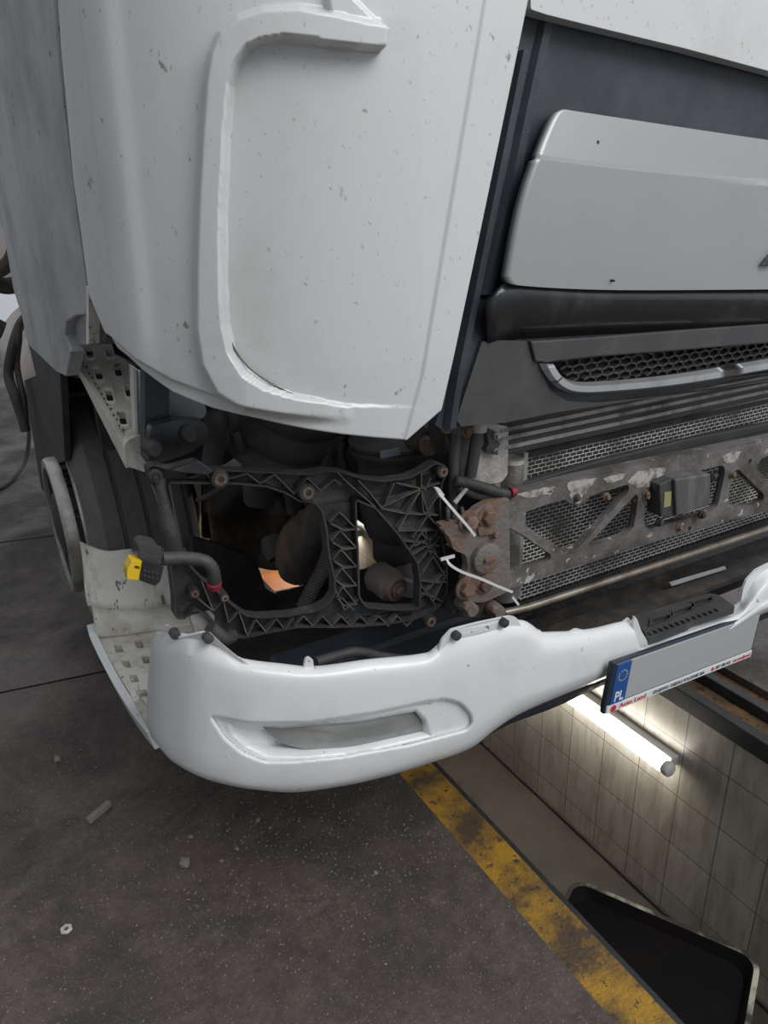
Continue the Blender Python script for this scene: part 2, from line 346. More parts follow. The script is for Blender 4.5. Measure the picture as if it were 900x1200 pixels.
# ------------------------------------------------------------------ pit lamps
def lamp(y0, y1, z, label):
    t = thing('pit_lamp', (WX, (y0+y1)/2, z), label, 'lamp', 'tube lamps on the tiled pit wall')
    MB().box((WX-.035, y0-.01, z-.012), (WX, y1+.01, z+.03)).build('lamp_base', 'lamp_body', t, bevel=.004)
    MB().cyl((WX-.055, y0, z), (WX-.055, y1, z), .024, 20).build('tube', 'tube_light', t, smooth=60)
    for s in (-1, 1):
        y = y0 if s < 0 else y1
        MB().lathe((WX-.055, y, z), (WX-.055, y+s*.03, z), [(0, .0245), (.3, .0265), (.8, .0265), (1, .02)], 20).build('end_cap', 'lamp_body', t, smooth=50)
pN = P(779, 898, X=WX-.055); pF = P(656, 812, X=WX-.055)
zl = (pN[2]+pF[2])/2
lamp(pN[1], pN[1]+1.2, pN[2], 'glowing white tube lamp on the cream tiled pit wall, under the number plate')
lamp(3.6, 4.8, pN[2], 'added unseen tube lamp further back, brightening the pit wall under the engine')  # unseen lamp, added to brighten the pit below the engine
# ------------------------------------------------------------------ drain trays in the pit
def tray(A, B, wid, z, dep, fill, label, stand=True, rimw=.014, fillz=None):
    A = np.array([*A, z]); B = np.array([*B, z]); u = B-A; Lu = np.linalg.norm(u); u /= Lu; v = np.cross(u, [0, 0, 1.]); 
    if v[0] > 0: v = -v
    t = thing('oil_drain_pan', (*((A+B)/2+v*wid/2)[:2], PZ), label, 'drain pan')
    def rr(m, zz, r=.05):
        pts = []
        for (cx, cy, a0) in ((m+r, m+r, 180), (Lu-m-r, m+r, 270), (Lu-m-r, wid-m-r, 0), (m+r, wid-m-r, 90)):
            for k in range(7): a = math.radians(a0+k*15); pts.append(A+u*(cx+r*math.cos(a))+v*(cy+r*math.sin(a))+np.array([0, 0, zz]))
        return pts
    o = rr(0, 0); i_ = rr(rimw, 0, .04)
    MB().poly(o, (0, 0, -.012), [i_]).build('rim', 'tray_rim', t, bevel=.002)
    b = rr(.03, -dep, .05); n = len(o); mb = MB()
    mb.add([*i_, *b], [(k, (k+1) % n, n+(k+1) % n, n+k) for k in range(n)]); mb.add(b, [tuple(range(n))])
    mb.build('pan', fill, t, smooth=30)
    if fillz is not None: MB().poly(rr(.02, -fillz, .045), (0, 0, -.004)).build('oil', 'oil_brown', t)
    c = (A+B)/2+v*wid/2
    MB().cyl((c[0], c[1], PZ+.03), (c[0], c[1], z-dep), .022).build('column', 'pit_steel', t, smooth=60)
    mb = MB()
    for s in (-1, 1): mb.box((c[0]-.2, c[1]+s*.1-.02, PZ+.04), (c[0]+.2, c[1]+s*.1+.02, PZ+.07))
    mb.box((c[0]-.03, c[1]-.12, PZ+.03), (c[0]+.03, c[1]+.12, PZ+.06)); mb.build('base_frame', 'pit_steel', t, bevel=.004)
    for sx_ in (-1, 1):
        for sy in (-1, 1): MB().cyl((c[0]+sx_*.18-.01, c[1]+sy*.1, PZ+.025), (c[0]+sx_*.18+.01, c[1]+sy*.1, PZ+.025), .025).build('castor', 'rubber', t, smooth=50)
zt = CH-1.9
A = P(672, 1027, Z=zt); B = P(893, 1122, Z=zt)
tray(A[:2], B[:2], .46, zt, .03, 'tray_black', 'black rectangular drain pan with a pale rim standing in the pit beside the yellow line')
zt2 = CH-2.2
A = P(296, 650, Z=zt2); B = P(358, 697, Z=zt2)
tray((1.2, 4.35), (1.68, 4.3), .42, zt2, .12, 'cream_plastic', 'cream drain pan with brown oil in the pit behind the truck bumper', fillz=.05)

# ================================================================== TRUCK
T = thing('truck', (1.41, 2.2, 0), 'white truck with its headlamp missing and radiator exposed, parked over the pit', 'truck')
# ---- corner panel of the cab
XC, YC, AX, BY, NN = .92, 1.56, .70, .50, 2.7
def kz(z):                                         # the panel narrows slightly upward and curls in at the bottom
    return 1-.055*np.clip(z-1.25, 0, 2)-.0
def plan(s):                                       # s in 0..1 from rear edge to the front plane
    th = s*math.pi/2
    c, q = math.cos(th), math.sin(th)
    return XC-AX*c**(2/NN), YC-BY*q**(2/NN)
def surf_y(X, Z):
    k = kz(Z); a = np.clip((XC-X)/(AX*k), 0, 1)
    return YC-BY*k*(1-a**NN)**(1/NN)
def g(p):
    k = kz(p[2]); a = max((XC-p[0])/(AX*k), 0); b = max((YC-p[1])/(BY*k), 0)
    return a**NN+b**NN-1
def hit(px, py):
    r = ray(px, py); t0 = .7/r[1]; prev = t0; t = t0
    while t < 2.2/r[1]:
        if g(CAM+r*t) < 0:
            lo, hi = prev, t
            for _ in range(30):
                m = (lo+hi)/2
                if g(CAM+r*m) < 0: hi = m
                else: lo = m
            return CAM+r*hi
        prev = t; t += .01/r[1]
    return None
def s_of(p):
    k = kz(p[2]); return math.atan2(max((YC-p[1])/(BY*k), 1e-4)**(NN/2), max((XC-p[0])/(AX*k), 1e-4)**(NN/2))/(math.pi/2)
def at_s(s, z):
    k = kz(z); X, Y = plan(min(s, 1)); X = XC+(X-XC)*k; Y = YC+(Y-YC)*k
    if s > 1: X = XC+(s-1)*1.0; 
    return np.array([X, Y, z])
bot_px = [(126, 396), (138, 411), (160, 433), (200, 460), (250, 479), (310, 492), (370, 503), (430, 510), (484, 514)]
bs = []
for q in bot_px:
    h = hit(*q)
    if h is not None: bs.append((s_of(h), h[2]))
hr = hit(516, 480); sr = s_of(hr); ht = hit(617, 0)
# right edge in X: straight from the lower corner to above the frame
bs.append((sr, hr[2]))
bs = sorted(bs); bs = [b for i, b in enumerate(bs) if i == 0 or b[0] > bs[i-1][0]+1e-4]
zb_s = [b[0] for b in bs]; zb_z = [b[1] for b in bs]
topz = 2.15
right_slope = (ht[0]-hr[0])/(ht[2]-hr[2])
NU, NV = 420, 380
GV = np.zeros((NV+1, NU+1, 3))
def s0_of(z):
    lo, hi = .004, .6
    for _ in range(26):
        m = (lo+hi)/2; q = pix(at_s(m, z))
        if q[0] < np.interp(q[1], [-200, 0, 60, 134, 210, 280, 347, 395, 420], [60, 68, 72, 79, 86, 96, 105, 125, 140]): lo = m
        else: hi = m
    return hi
ZS = np.linspace(1.1, 2.2, 60); S0 = [s0_of(z) for z in ZS]
s0 = float(np.interp(1.27, ZS, S0))
for i in range(NU+1):
    u = i/NU
    ub = s0+(sr-s0)*u; zb = np.interp(ub, zb_s, zb_z)
    pb = at_s(ub, zb)
    for j in range(NV+1):
        v = j/NV; z = zb+(topz-zb)*v
        k = kz(z)
        # stretch X so that the right edge follows its slant
        sz = float(np.interp(z, ZS, S0)); X, Y = plan(sz+(ub-s0)/(sr-s0)*(sr-sz)); X = XC+(X-XC)*k
        xr = hr[0]+right_slope*(z-hr[2]); xr0 = XC+(plan(sr)[0]-XC)*k
        f_ = u**2; X = X+(xr-xr0)*f_
        GV[j, i] = (X, surf_y(X, z) if X < XC else YC-BY*k, z) if X > XC-AX*k+.03 else (X, XC and (YC+(Y-YC)*k), z)
V = GV.reshape(-1, 3); px_ = pixv(V)
Crib = [(452, 36), (425, 32), (390, 24), (350, 17), (310, 19), (283, 28), (264, 44), (255, 66), (250, 100), (246, 160), (242, 240), (240, 320), (240, 385),
        (246, 425), (262, 456), (290, 474), (330, 481), (370, 485), (404, 487), (403, 476), (375, 470), (340, 463), (310, 452), (287, 436), (272, 412), (265, 380), (262, 330), (262, 250), (266, 160), (271, 100), (278, 75), (290, 58), (306, 50), (330, 46), (365, 50), (400, 56), (446, 60)]
d = inpoly_dist(px_, Crib)
inner = [(446, 58), (400, 56), (365, 50), (330, 46), (306, 50), (290, 58), (278, 75), (271, 100), (266, 160), (262, 250), (262, 330), (265, 380), (272, 412), (287, 436), (310, 452), (340, 463), (375, 470), (404, 476), (600, 480), (640, 0), (446, 0)]
di = inpoly_dist(px_, inner)
raised = np.where(di > -.5, sstep(-.8, .8, d), sstep(-13, 1, d))
h = raised*.026*np.where(px_[:, 1] > 300, np.clip((412-px_[:, 0])/120, .12, 1), 1)
wedge = inpoly_dist(px_, [(360, -80), (400, -60), (412, -5), (453, 36), (420, 34), (385, 25)])
h = np.maximum(h, .012*sstep(-1, 5, wedge))
inn = sstep(0, 1.5, di)*np.clip(1-(px_[:, 0]-265)/230, 0, 1)*.016*np.clip((px_[:, 1]-20)/40, 0, 1)
# fold near the right edge and the lower hem
edge = inpoly_dist(px_, [(575, -60), (640, -60), (520, 520), (470, 520), (492, 440)])
h = h - inn + .004*sstep(0, 4, edge)
hem = np.interp(px_[:, 0], [90, 130, 160, 200, 250, 310, 370, 430, 484, 520], [372, 398, 425, 448, 466, 480, 492, 499, 500, 495])
h -= .008*sstep(0, 4, px_[:, 1]-hem+4)*np.clip((400-px_[:, 0])/100, 0, 1)
G3 = GV.copy(); du = np.gradient(GV, axis=1); dv = np.gradient(GV, axis=0); nr = np.cross(du, dv); nr /= np.linalg.norm(nr, axis=2)[..., None]+1e-9
if nr[NV//2, NU//2, 1] > 0: nr = -nr
G3 = GV+nr*h.reshape(NV+1, NU+1, 1)
def gridmesh(Gd):
    a, b = Gd.shape[:2]
    return MB().add(Gd.reshape(-1, 3), [(j*b+i, j*b+i+1, (j+1)*b+i+1, (j+1)*b+i) for j in range(a-1) for i in range(b-1)])
o = gridmesh(G3).build('corner_panel', 'white_paint', T, smooth=180, label='white glossy corner panel with a raised hook shaped rib')
m_ = o.modifiers.new('s', 'SOLIDIFY'); m_.thickness = .006; m_.offset = -1
# gap line of the rib cover
gp = [hit(*q) for q in smooth([(262, 352), (266, 382), (276, 408), (292, 430), (314, 447), (338, 460), (348, 464)], 4)]
MB().tube([p+np.array([0, .0085, 0]) for p in gp], .0016, 6, sm=0).build('panel_gap_seal', 'black_gloss', T, smooth=60)

# ---- rear door panel behind the corner
YF_ = P(66, 437, X=.205)[1]
zf_ = P(66, 436, X=.205)[2]
left_ = [(-40, -60), (-40, 190), (4, 270), (16, 340), (26, 372), (31, 398), (36, 407)]
L3 = PP(left_, X=.205); L3 = [np.array([.205, p[1], p[2]]) for p in L3]+[np.array([.205, YF_, zf_]), np.array([.205, YF_, 2.6])]; L3[0][2] = 2.6
pld = ((.205, YF_, 1.), np.array([.55, .05, 0]))
R3_ = [np.array([.205, YF_, 2.6]), np.array([.205, YF_, zf_])]+PP([(77, 441), (83, 412), (76, 393), (77, 378), (88, 370), (100, 369), (102, 345)], plane=pld)+[np.array([P(106, 100, plane=pld)[0], P(106, 100, plane=pld)[1], 2.6])]
o = MB().poly(L3, (.03, 0, 0)).poly(R3_, (.03, 0, 0)).build('door_panel', 'dirty_white', T, bevel=.003, label='dirt streaked white door panel behind the corner')
MB().poly(PP([(101, 335), (104, 337), (104, 403), (101, 403)], X=.235), (.03, 0, 0)).build('door_seal', 'mud_white', T)
MB().poly(PP([(104, 335), (121, 350), (125, 396), (121, 404), (104, 402)], X=.255), (.03, 0, 0)).build('door_hinge_cover', 'navy_plastic', T, bevel=.003)
MB().poly(PP(roundpoly([(52, 405), (84, 405), (98, 440), (90, 444), (66, 436), (56, 424)], 4), X=.275), (.06, 0, 0)).build('wheel_arch_lip', 'grey_plastic', T, bevel=.006)
MB().poly(PP(roundpoly([(76, 374), (86, 369), (102, 368), (105, 404), (84, 404)], 5), X=.24), (.05, 0, 0)).build('step_arch', 'grey_plastic', T, bevel=.004)

# ---- upper step
pl = ((.3, 2.0, CH-.29), np.array([0, -.37, 1.]))
slots = []
for cx, cy in ((337, 268), (410, 265), (372, 350), (445, 338), (412, 432), (485, 415), (463, 520)):
    x = cx/3.214; y = 330+cy/3.214
    slots.append(PP(roundpoly([(x-6, y-7), (x+2.5, y-7), (x+6, y+6.5), (x-2.5, y+7)], 2, 2), plane=pl))
st = [(80, 401), (118, 400), (124, 410), (158, 425), (166, 440), (164, 512), (146, 519)]
us = MB().poly(PP(st, plane=pl), (0, .004, -.012), slots).build('upper_step', 'step_grey', T, bevel=.0015, label='pale slotted upper step plate')
for sl in slots:
    c = sum(np.array(p) for p in sl)/len(sl)
    o2 = [c+(np.array(p)-c)*1.35+np.array([0, -.001, .003]) for p in sl]; i2 = [np.array(p)+np.array([0, -.001, .003]) for p in sl]
    MB().poly(o2, (0, 0, -.004), [i2]).build('slot_rim', 'mud_white', us)
for k in range(9):
    for q in (0, 1):
        c = P(88+k*7.2+q*4+2, 414+k*12.2+q*5, plane=pl); MB().lathe(c, c+np.array([0, 0, .004]), [(0, .003), (1, .0015)], 8).build('grip_stud', 'rust_bolt', us)
a = PP([(79, 401), (146, 519), (146, 548)], plane=pl)
mb = MB(); L0 = P(79, 401, plane=pl); L1 = P(146, 519, plane=pl)
mb.hexa([L0+(-.006, 0, .004), L1+(-.006, 0, .004), L1+(.006, 0, .004), L0+(.006, 0, .004)], [L0+(-.006, 0, -.02), L1+(-.006, 0, -.055), L1+(.006, 0, -.055), L0+(.006, 0, -.02)])
mb.build('step_edge', 'step_grey', us, bevel=.002)
yb = L1[1]-.02
MB().poly(PP(roundpoly([(146, 522), (150, 516), (160, 511), (171, 508), (171, 554), (148, 546)], 3), Y=yb), (0, .06, 0)).build('step_end_cap', 'mud_white', T, bevel=.004)
MB().poly(PP([(155, 428), (161, 433), (171, 438), (171, 512), (165, 513), (158, 508)], Y=yb+.005), (0, .03, 0)).build('step_post', 'mud_white', T, bevel=.002)
MB().poly(PP([(159, 432), (162, 434), (164, 510), (161, 508)], Y=yb-.001), (0, .006, 0)).build('post_trim', 'chrome_strip', T, bevel=.001)
# ---- lower step and mudguard
Zt = CH-1.1
hl = []
for (x, y) in ((139, 760), (163, 755), (186, 749), (148, 778), (171, 773), (157, 795), (180, 790), (168, 812), (192, 770), (190, 806)):
    hl.append(PP([(x-6, y-4), (x+3, y-4.5), (x+6, y+4), (x-3, y+4.5)], Z=Zt))
tread = [(110, 742), (150, 741), (232, 728), (240, 760), (230, 800), (190, 850), (168, 833), (160, 826)]
ls = MB().poly(PP(tread, Z=Zt), (0, 0, -.03), hl).build('lower_step', 'step_grey', T, bevel=.002, label='muddy lower step tread with square holes')
for k in range(11):
    for x, y in ((119, 757), (126, 753)):
        c = P(x+k*4.9, y+k*7.3, Z=Zt); MB().lathe(c, c+np.array([0, 0, .004]), [(0, .003), (1, .0015)], 8).build('tread_stud', 'step_grey', ls)
ed = smooth([P(107, 733, Z=Zt+.012), P(113, 752, Z=Zt+.006), P(135, 795, Z=Zt), P(158, 832, Z=Zt-.005), P(178, 858, Z=Zt-.03)], 5)
mb = MB()
for p, q in zip(ed[:-1], ed[1:]): mb.hexa([p+(-.012, 0, .005), q+(-.012, 0, .005), q+(.008, 0, .005), p+(.008, 0, .005)], [p+(.0, 0, -.05), q+(.0, 0, -.05), q+(.012, 0, -.05), p+(.012, 0, -.05)])
mb.build('step_skirt', 'white_bumper', T, smooth=40)
MB().poly(PP([(156, 822), (163, 818), (178, 838), (176, 858)], Y=1.52), (0, .05, 0)).build('step_corner', 'step_grey', T, bevel=.004)
Gd = []
for (l, y) in (([(93, 633), (98, 637), (124, 646), (150, 644), (192, 640), (214, 641), (222, 650), (245, 690)], 2.04),
               ([(107, 708), (112, 712), (146, 716), (170, 714), (206, 708), (225, 702), (235, 702), (258, 720)], 2.00)):
    Gd.append([P(a, b, Y=y-.05*math.sin(min(1, max(0, (a-93)/140))*math.pi)) for a, b in l])
rows = [[(1-t)*np.array(p)+t*np.array(q) for p, q in zip(*Gd)] for t in np.linspace(0, 1, 8)]
Gm = np.array([smooth(r, 5) for r in rows])
o = gridmesh(Gm).build('mudguard', 'mud_white', T, smooth=50, label='mud spattered white mudguard front'); s_ = o.modifiers.new('s', 'SOLIDIFY'); s_.thickness = .012
Gd2 = [Gd[1], [P(a, b, Z=Zt) for a, b in [(110, 742), (116, 748), (150, 745), (175, 741), (212, 734), (230, 730), (240, 728), (262, 745)]]]
rows = [[(1-t)*np.array(p)+t*np.array(q)+np.array([0, -.012*math.sin(t*math.pi), -.01*math.sin(t*math.pi)]) for p, q in zip(*Gd2)] for t in np.linspace(0, 1, 6)]
o = gridmesh(np.array([smooth(r, 5) for r in rows])).build('mudguard_skirt', 'step_grey', T, smooth=50); s_ = o.modifiers.new('s', 'SOLIDIFY'); s_.thickness = .012

# ---- wheel
WY, WZ, RO = 2.62, .5, .5
wh = MB(); prof = []
xs = [(0, .33), (.0, .40), (.008, .45), (.022, .485), (.03, .495)]
gro = [.085, .155, .215, .275]
pr = [(.25+a, r) for a, r in xs]
for gx in gro: pr += [(.25+gx-.007, .5), (.25+gx-.005, .488), (.25+gx+.005, .488), (.25+gx+.007, .5)]
pr += [(.57-a, r) for a, r in xs[::-1]]
wh.lathe((0, WY, WZ), (1, WY, WZ), pr, 72, cap=False)
ty = wh.build('tyre', 'tyre_rubber', T, smooth=40, label='worn grey truck tyre with straight grooves')
MB().lathe((0, WY, WZ), (1, WY, WZ), [(.262, .335), (.243, .333), (.243, .318), (.25, .30), (.252, .285), (.38, .25), (.38, .05)], 48, cap=False).build('rim', 'rim_steel', T, smooth=40)
MB().lathe((.195, WY, WZ), (.235, WY, WZ), [(0, .203), (0, .230), (.3, .236), (1, .236), (1, .226), (.4, .22), (.3, .203), (0, .203)], 56, cap=False).build('wheel_trim_ring', 'rim_steel', T, smooth=40, label='bright steel ring guarding the wheel nuts')
MB().lathe((.19, WY, WZ), (.38, WY, WZ), [(0, .05), (.05, .11), (.4, .13), (1, .14)], 36).build('hub', 'dark_metal', T, smooth=40)
for k in range(10):
    a = k*math.pi/5
    c = np.array([0, WY+.17*math.cos(a), WZ+.17*math.sin(a)]); c2 = np.array([0, WY+.215*math.cos(a+.2), WZ+.215*math.sin(a+.2)])
    MB().lathe(c+(.245, 0, 0), c+(.39, 0, 0), [(0, .014), (.2, .018), (1, .018)], 6).build('wheel_nut', 'dark_metal', T)
    if k % 2 == 0: MB().tube([c2+(.225, 0, 0), c2+(.30, 0, 0)], .01, 8, sm=0).build('ring_bracket', 'dark_metal', T)
MB().poly(PP([(33, 402), (60, 398), (70, 436), (72, 470), (76, 540), (62, 545), (54, 580), (48, 572), (28, 446), (42, 440)], X=.232), (.02, 0, 0)).build('wheel_arch_liner', 'rubber', T, bevel=.003, label='black liner flap above the wheel')
MB().poly(PP([(55, 555), (63, 600), (78, 660), (72, 662), (60, 640), (52, 590)], X=.30), (.02, 0, 0)).build('mud_flap', 'rubber', T)
# ---- fuel tank and pipes behind the wheel
def rbox(lo, hi, r, name, m, par, label=None):
    MB().box(lo, hi).build(name, m, par, label=label, smooth=40).modifiers.new('b', 'BEVEL').width = r
    ob = par.children[-1] if False else None
mb = MB(); c0 = P(8, 352, X=.34)
mb.lathe((.50, 3.35, .80), (.50, 4.6, .80), [(0, .10), (.02, .22), (.05, .26), (.3, .27), (.31, .262), (.33, .27), (.9, .27), (1, .2)], 36)
mb.build('fuel_tank', 'tank_cream', T, smooth=50, label='cream cylindrical tank behind the wheel')
MB().lathe((.22, 3.7, 1.02), (.17, 3.7, 1.05), [(0, .04), (1, .045)], 16).build('tank_cap', 'dark_metal', T, smooth=50)
MB().tube([P(30, 372, Y=3.2), P(22, 384, Y=3.2), P(14, 410, Y=3.15), P(10, 440, Y=3.15), P(18, 466, Y=3.1), P(26, 490, Y=3.1), P(30, 505, Y=3.1)], .018, 10).build('air_line', 'rubber', T, smooth=60)
MB().tube([P(36, 366, Y=3.1), P(24, 380, Y=3.15), P(22, 400, Y=3.15), P(20, 430, Y=3.15), P(28, 470, Y=3.1), P(30, 500, Y=3.1)], .012, 10).build('air_line', 'dark_metal', T, smooth=60)
MB().tube([P(-10, 322, Y=3.6), P(6, 312, Y=3.6), P(14, 302, Y=3.6), P(19, 285, Y=3.6)], .03, 12).build('intake_pipe', 'dark_metal', T, smooth=60)
MB().tube([P(-10, 330, Y=3.7), P(6, 335, Y=3.7), P(22, 333, Y=3.7)], .035, 12).build('intake_pipe', 'dark_metal', T, smooth=60)
MB().poly(PP(roundpoly([(-20, 200), (3, 205), (10, 235), (12, 300), (20, 340), (-20, 300)], 4), X=.32), (.3, 0, 0)).build('rear_fairing', 'tank_cream', T, bevel=.01)
MB().poly(PP([(-20, 150), (2, 190), (4, 240), (-20, 245)], X=.31), (.1, 0, 0)).build('fairing_vent', 'navy_plastic', T, bevel=.01)

# ---- front grille field (between corner panel and centre)
def YG(px, py): return 1.10
def fplate(pts, Y, th, name, m, par=T, holes=(), bevel=.003, label=None, r=0):
    if r: pts = roundpoly(pts, r)
    return MB().poly(PP(pts, Y=Y), (0, th, 0), [PP(hh, Y=Y) for hh in holes]).build(name, m, par, bevel=bevel, label=label)
# recessed black field; the slot for the lower grille is cut out
slot_px = [(640, 425), (655, 452), (668, 459), (700, 461), (800, 449), (990, 426), (990, 372), (900, 402), (780, 412), (700, 418)]
fplate([(619, 4), (760, 30), (1000, 85), (1000, 422), (990, 426), (760, 458), (650, 476), (590, 490), (520, 505), (510, 498), (516, 478), (560, 290), (600, 90)], 1.115, .03, 'grille_surround', 'navy_plastic', label='dark blue-black grille surround', bevel=0, holes=[roundpoly(slot_px, 3)])
def ridge(l, w_, Yb, dep, name, m):         # raised long ridge following a line
    mb = MB(); Lp = smooth(l, 4); 
    pl_ = [P(a, b, Y=Yb) for a, b in Lp]; pr_ = [P(a+w_, b, Y=Yb) for a, b in Lp]
    for i in range(len(pl_)-1):
        a, b, c, e = pl_[i], pl_[i+1], pr_[i+1], pr_[i]; o = np.array([0, -dep, 0]); ww = (c-b)*.25
        mb.hexa([a, b, c, e], [a+ww+o, b+ww+o, c-ww+o, e-ww+o])
    return mb.build(name, m, T, smooth=30, merge=True)
ridge([(603, 60), (585, 150), (565, 250), (545, 350), (527, 440), (518, 500)], 14, 1.115, .016, 'edge_strip', 'navy_plastic')
ridge([(632, 20), (610, 120), (590, 220), (575, 290), (560, 345)], 18, 1.115, .010, 'edge_strip', 'navy_plastic')
fplate([(622, -140), (622, 11), (640, 17), (700, 32), (800, 56), (900, 83), (1000, 112), (1000, -140)], 1.075, .03, 'upper_front_panel', 'white_paint', bevel=.006, label='white panel above the dark grille field', r=3)
# silver panel with crease
def ysil(x, y):
    yc = 187+(x-640)*.115
    return 1.066+(.008*min(1, max(0, (yc-y)/4)))+(.016*max(0, (yc-y)/60))
SL = smooth([(662, 128), (656, 129), (650, 134), (641, 152), (628, 185), (614, 225), (603, 270), (595, 315), (594, 323), (597, 329), (604, 331)], 14); NSV = len(SL)
yt_ = lambda x: 128+(x-660)*.155-.00002*(x-660)**2
yb2 = lambda x: 331+8*(1-math.exp(-max(x-600, 0)/70))-.010*max(x-720, 0)
VV = [np.clip((a[1]-yt_(a[0]))/(yb2(a[0])-yt_(a[0])), 0, 1) for a in SL]; VV = list(np.maximum.accumulate(VV)); VV = [v+i*1e-4 for i, v in enumerate(VV)]
Gd = []
for a, vv in zip(SL, VV):
    row = []
    for u in np.linspace(0, 1, 60):
        x = a[0]*(1-u)+1000*u; y = yt_(x)+(yb2(x)-yt_(x))*vv
        row.append(P(x, y, Y=ysil(x, y)))
    Gd.append(row)
o = gridmesh(np.array(Gd)).build('silver_panel', 'silver_paint', T, smooth=25, label='silver front panel with a crease'); q = o.modifiers.new('s', 'SOLIDIFY'); q.thickness = .016
for (x, y, r) in ((700, 167, .004), (719, 329, .0025)):
    c = P(x, y, Y=1.083 if y < 200 else 1.06); MB().lathe(c+(0, -.003, 0), c+(0, .01, 0), [(0, r*.6), (.2, r), (1, r)], 12).build('stone_chip', 'dark_metal', o)
fplate([(893, 312), (900, 303), (912, 290), (918, 292), (905, 312)], 1.056, .014, 'badge_letter', 'black_gloss', bevel=.001, par=o)
# glossy black shelf under the silver panel
Gd = []
for (ya, yb_, Y0) in ((331, 339, 1.075), (345, 352, 1.07), (380, 368, 1.09), (398, 380, 1.112)):
    Gd.append([P(x, np.interp(x, [560, 600, 700, 1000], [ya+14*(ya > 340), ya, (ya+yb_)/2 + 3, yb_]), Y=Y0) for x in np.linspace(572 if ya > 340 else 592, 1000, 40)])
o = gridmesh(np.array(Gd)).build('shelf_moulding', 'black_gloss', T, smooth=40, label='glossy black moulding under the silver panel'); q = o.modifiers.new('s', 'SOLIDIFY'); q.thickness = .01
fplate([(622, 400), (700, 395), (800, 387), (1000, 372), (1000, 376), (900, 402), (780, 412), (700, 418), (640, 425), (634, 424), (628, 424)], 1.098, .02, 'grille_header', 'black_trim', bevel=.003, label='matt black strip above the mesh slot')
fplate([(565, 400), (588, 399), (618, 400), (630, 426), (645, 458), (665, 470), (700, 472), (800, 462), (1000, 429), (1000, 433), (900, 447), (760, 467), (650, 484), (590, 496), (540, 500), (535, 492)], 1.106, .012, 'lower_trim', 'black_trim', bevel=.003, label='matt black trim below the mesh slot')
# bright strip
Lp = smooth([(632, 426), (637, 436), (645, 447), (656, 456), (672, 461), (700, 461), (760, 456), (820, 448), (900, 434), (1000, 418)], 8)
Lq = smooth([(648, 426), (651, 431), (656, 438), (662, 443), (674, 447), (700, 447), (760, 442), (820, 434), (900, 420), (1000, 403)], 8)
mb = MB()
for i in range(len(Lp)-1):
    a, b, c, e = [P(*q, Y=1.10) for q in (Lp[i], Lp[i+1], Lq[i+1], Lq[i])]; o_ = np.array([0, -.012, 0]); w1 = (c-b)*.25; w2 = (e-a)*.25
    mb.hexa([a, b, c, e], [a+w2+o_, b+w1+o_, c-w1+o_, e-w2+o_])
mb.build('bright_strip', 'chrome_strip', T, smooth=50, merge=True, label='silver strip edging the mesh slot')
# hex mesh
mb = MB(); ym = 1.125
pa = P(650, 425, Y=ym); pb = P(1000, 372, Y=ym)
hw, hh_ = .033, .0098
zr = np.arange(pa[2]-.075, pa[2]+.06, hh_*1.5)
clip = roundpoly([(652, 426), (662, 440), (672, 446), (700, 447), (800, 434), (1000, 410), (1000, 378), (900, 400), (780, 413), (700, 419)], 2)
pend = pixv
for r_i, z in enumerate(np.arange(CH-.44, CH-.25, hh_*1.5)):
    for c_i, x in enumerate(np.arange(.93, 2.0, hw)):
        cx = x+(hw/2 if r_i % 2 else 0)
        pts = [np.array([cx+hw/2*math.sin(a)*1.0, ym, z+hh_*math.cos(a)]) for a in [k*math.pi/3 for k in range(7)]]
        pts = [np.array([cx+dx, ym, z+dz]) for dx, dz in ((0, hh_), (hw/2, hh_/2), (hw/2, -hh_/2), (0, -hh_))]
        if inpoly_dist(pixv(np.array([[cx, ym, z]])), clip)[0] < -2.5: continue
        mb.wall(pts, (0, .014, 0), .0045)
mb.build('grille_mesh', 'black_trim', T, label='black honeycomb mesh')
MB().poly(PP([(630, 415), (1000, 350), (1000, 420), (690, 455), (640, 460)], Y=1.19), (0, .01, 0)).build('grille_backing', 'grime_and_shade', T)

# ---- coolers
mb = MB(); zc = [P(592, y, Y=1.20)[2] for y in (504, 514, 525)]
x0 = P(590, 510, Y=1.2)[0]
for z in zc: mb.box((x0, 1.195, z-.0045), (2.2, 1.225, z+.0045))
ztop = P(592, 492, Y=1.2)[2]; zlow = P(592, 535, Y=1.2)[2]
cl = MB().box((x0, 1.205, zlow), (2.2, 1.235, ztop+.035)).build('oil_cooler', 'cooler_fins', T, label='finned cooler behind dark bars')
for z in zc: MB().box((x0-.01, 1.199, z-.0045), (2.2, 1.206, z+.0045)).build('cooler_bar', 'bar_grey', cl, bevel=.001)
xr0 = P(614, 600, Y=1.26)[0]; zb_ = P(606, 705, Y=1.26)[2]; zt_ = P(620, 531, Y=1.26)[2]
rd = MB().box((xr0, 1.26, zb_), (2.2, 1.30, zt_)).build('radiator_core', 'radiator_core', T, label='silvery radiator core')
zm = P(625, 572, Y=1.25)[2]
MB().box((xr0-.02, 1.225, zm-.012), (2.2, 1.255, zm+.012)).build('radiator_bar', 'black_trim', rd)
MB().box((xr0-.02, 1.24, zt_-.003), (2.2, 1.30, zt_+.012)).build('radiator_top_rail', 'black_gloss', rd)
MB().box((xr0-.02, 1.24, zb_-.03), (2.2, 1.30, zb_-.002)).build('radiator_bottom_rail', 'black_gloss', rd)
a = P(607, 538, Y=1.235); b = P(597, 706, Y=1.235)
MB().lathe((a[0]-.005, 1.25, b[2]), (a[0]-.005, 1.25, a[2]), [(0, .02), (.02, .028), (.97, .028), (.975, .030), (1, .028)], 28).build('end_tank', 'alloy', rd, smooth=50, label='round aluminium end tank')
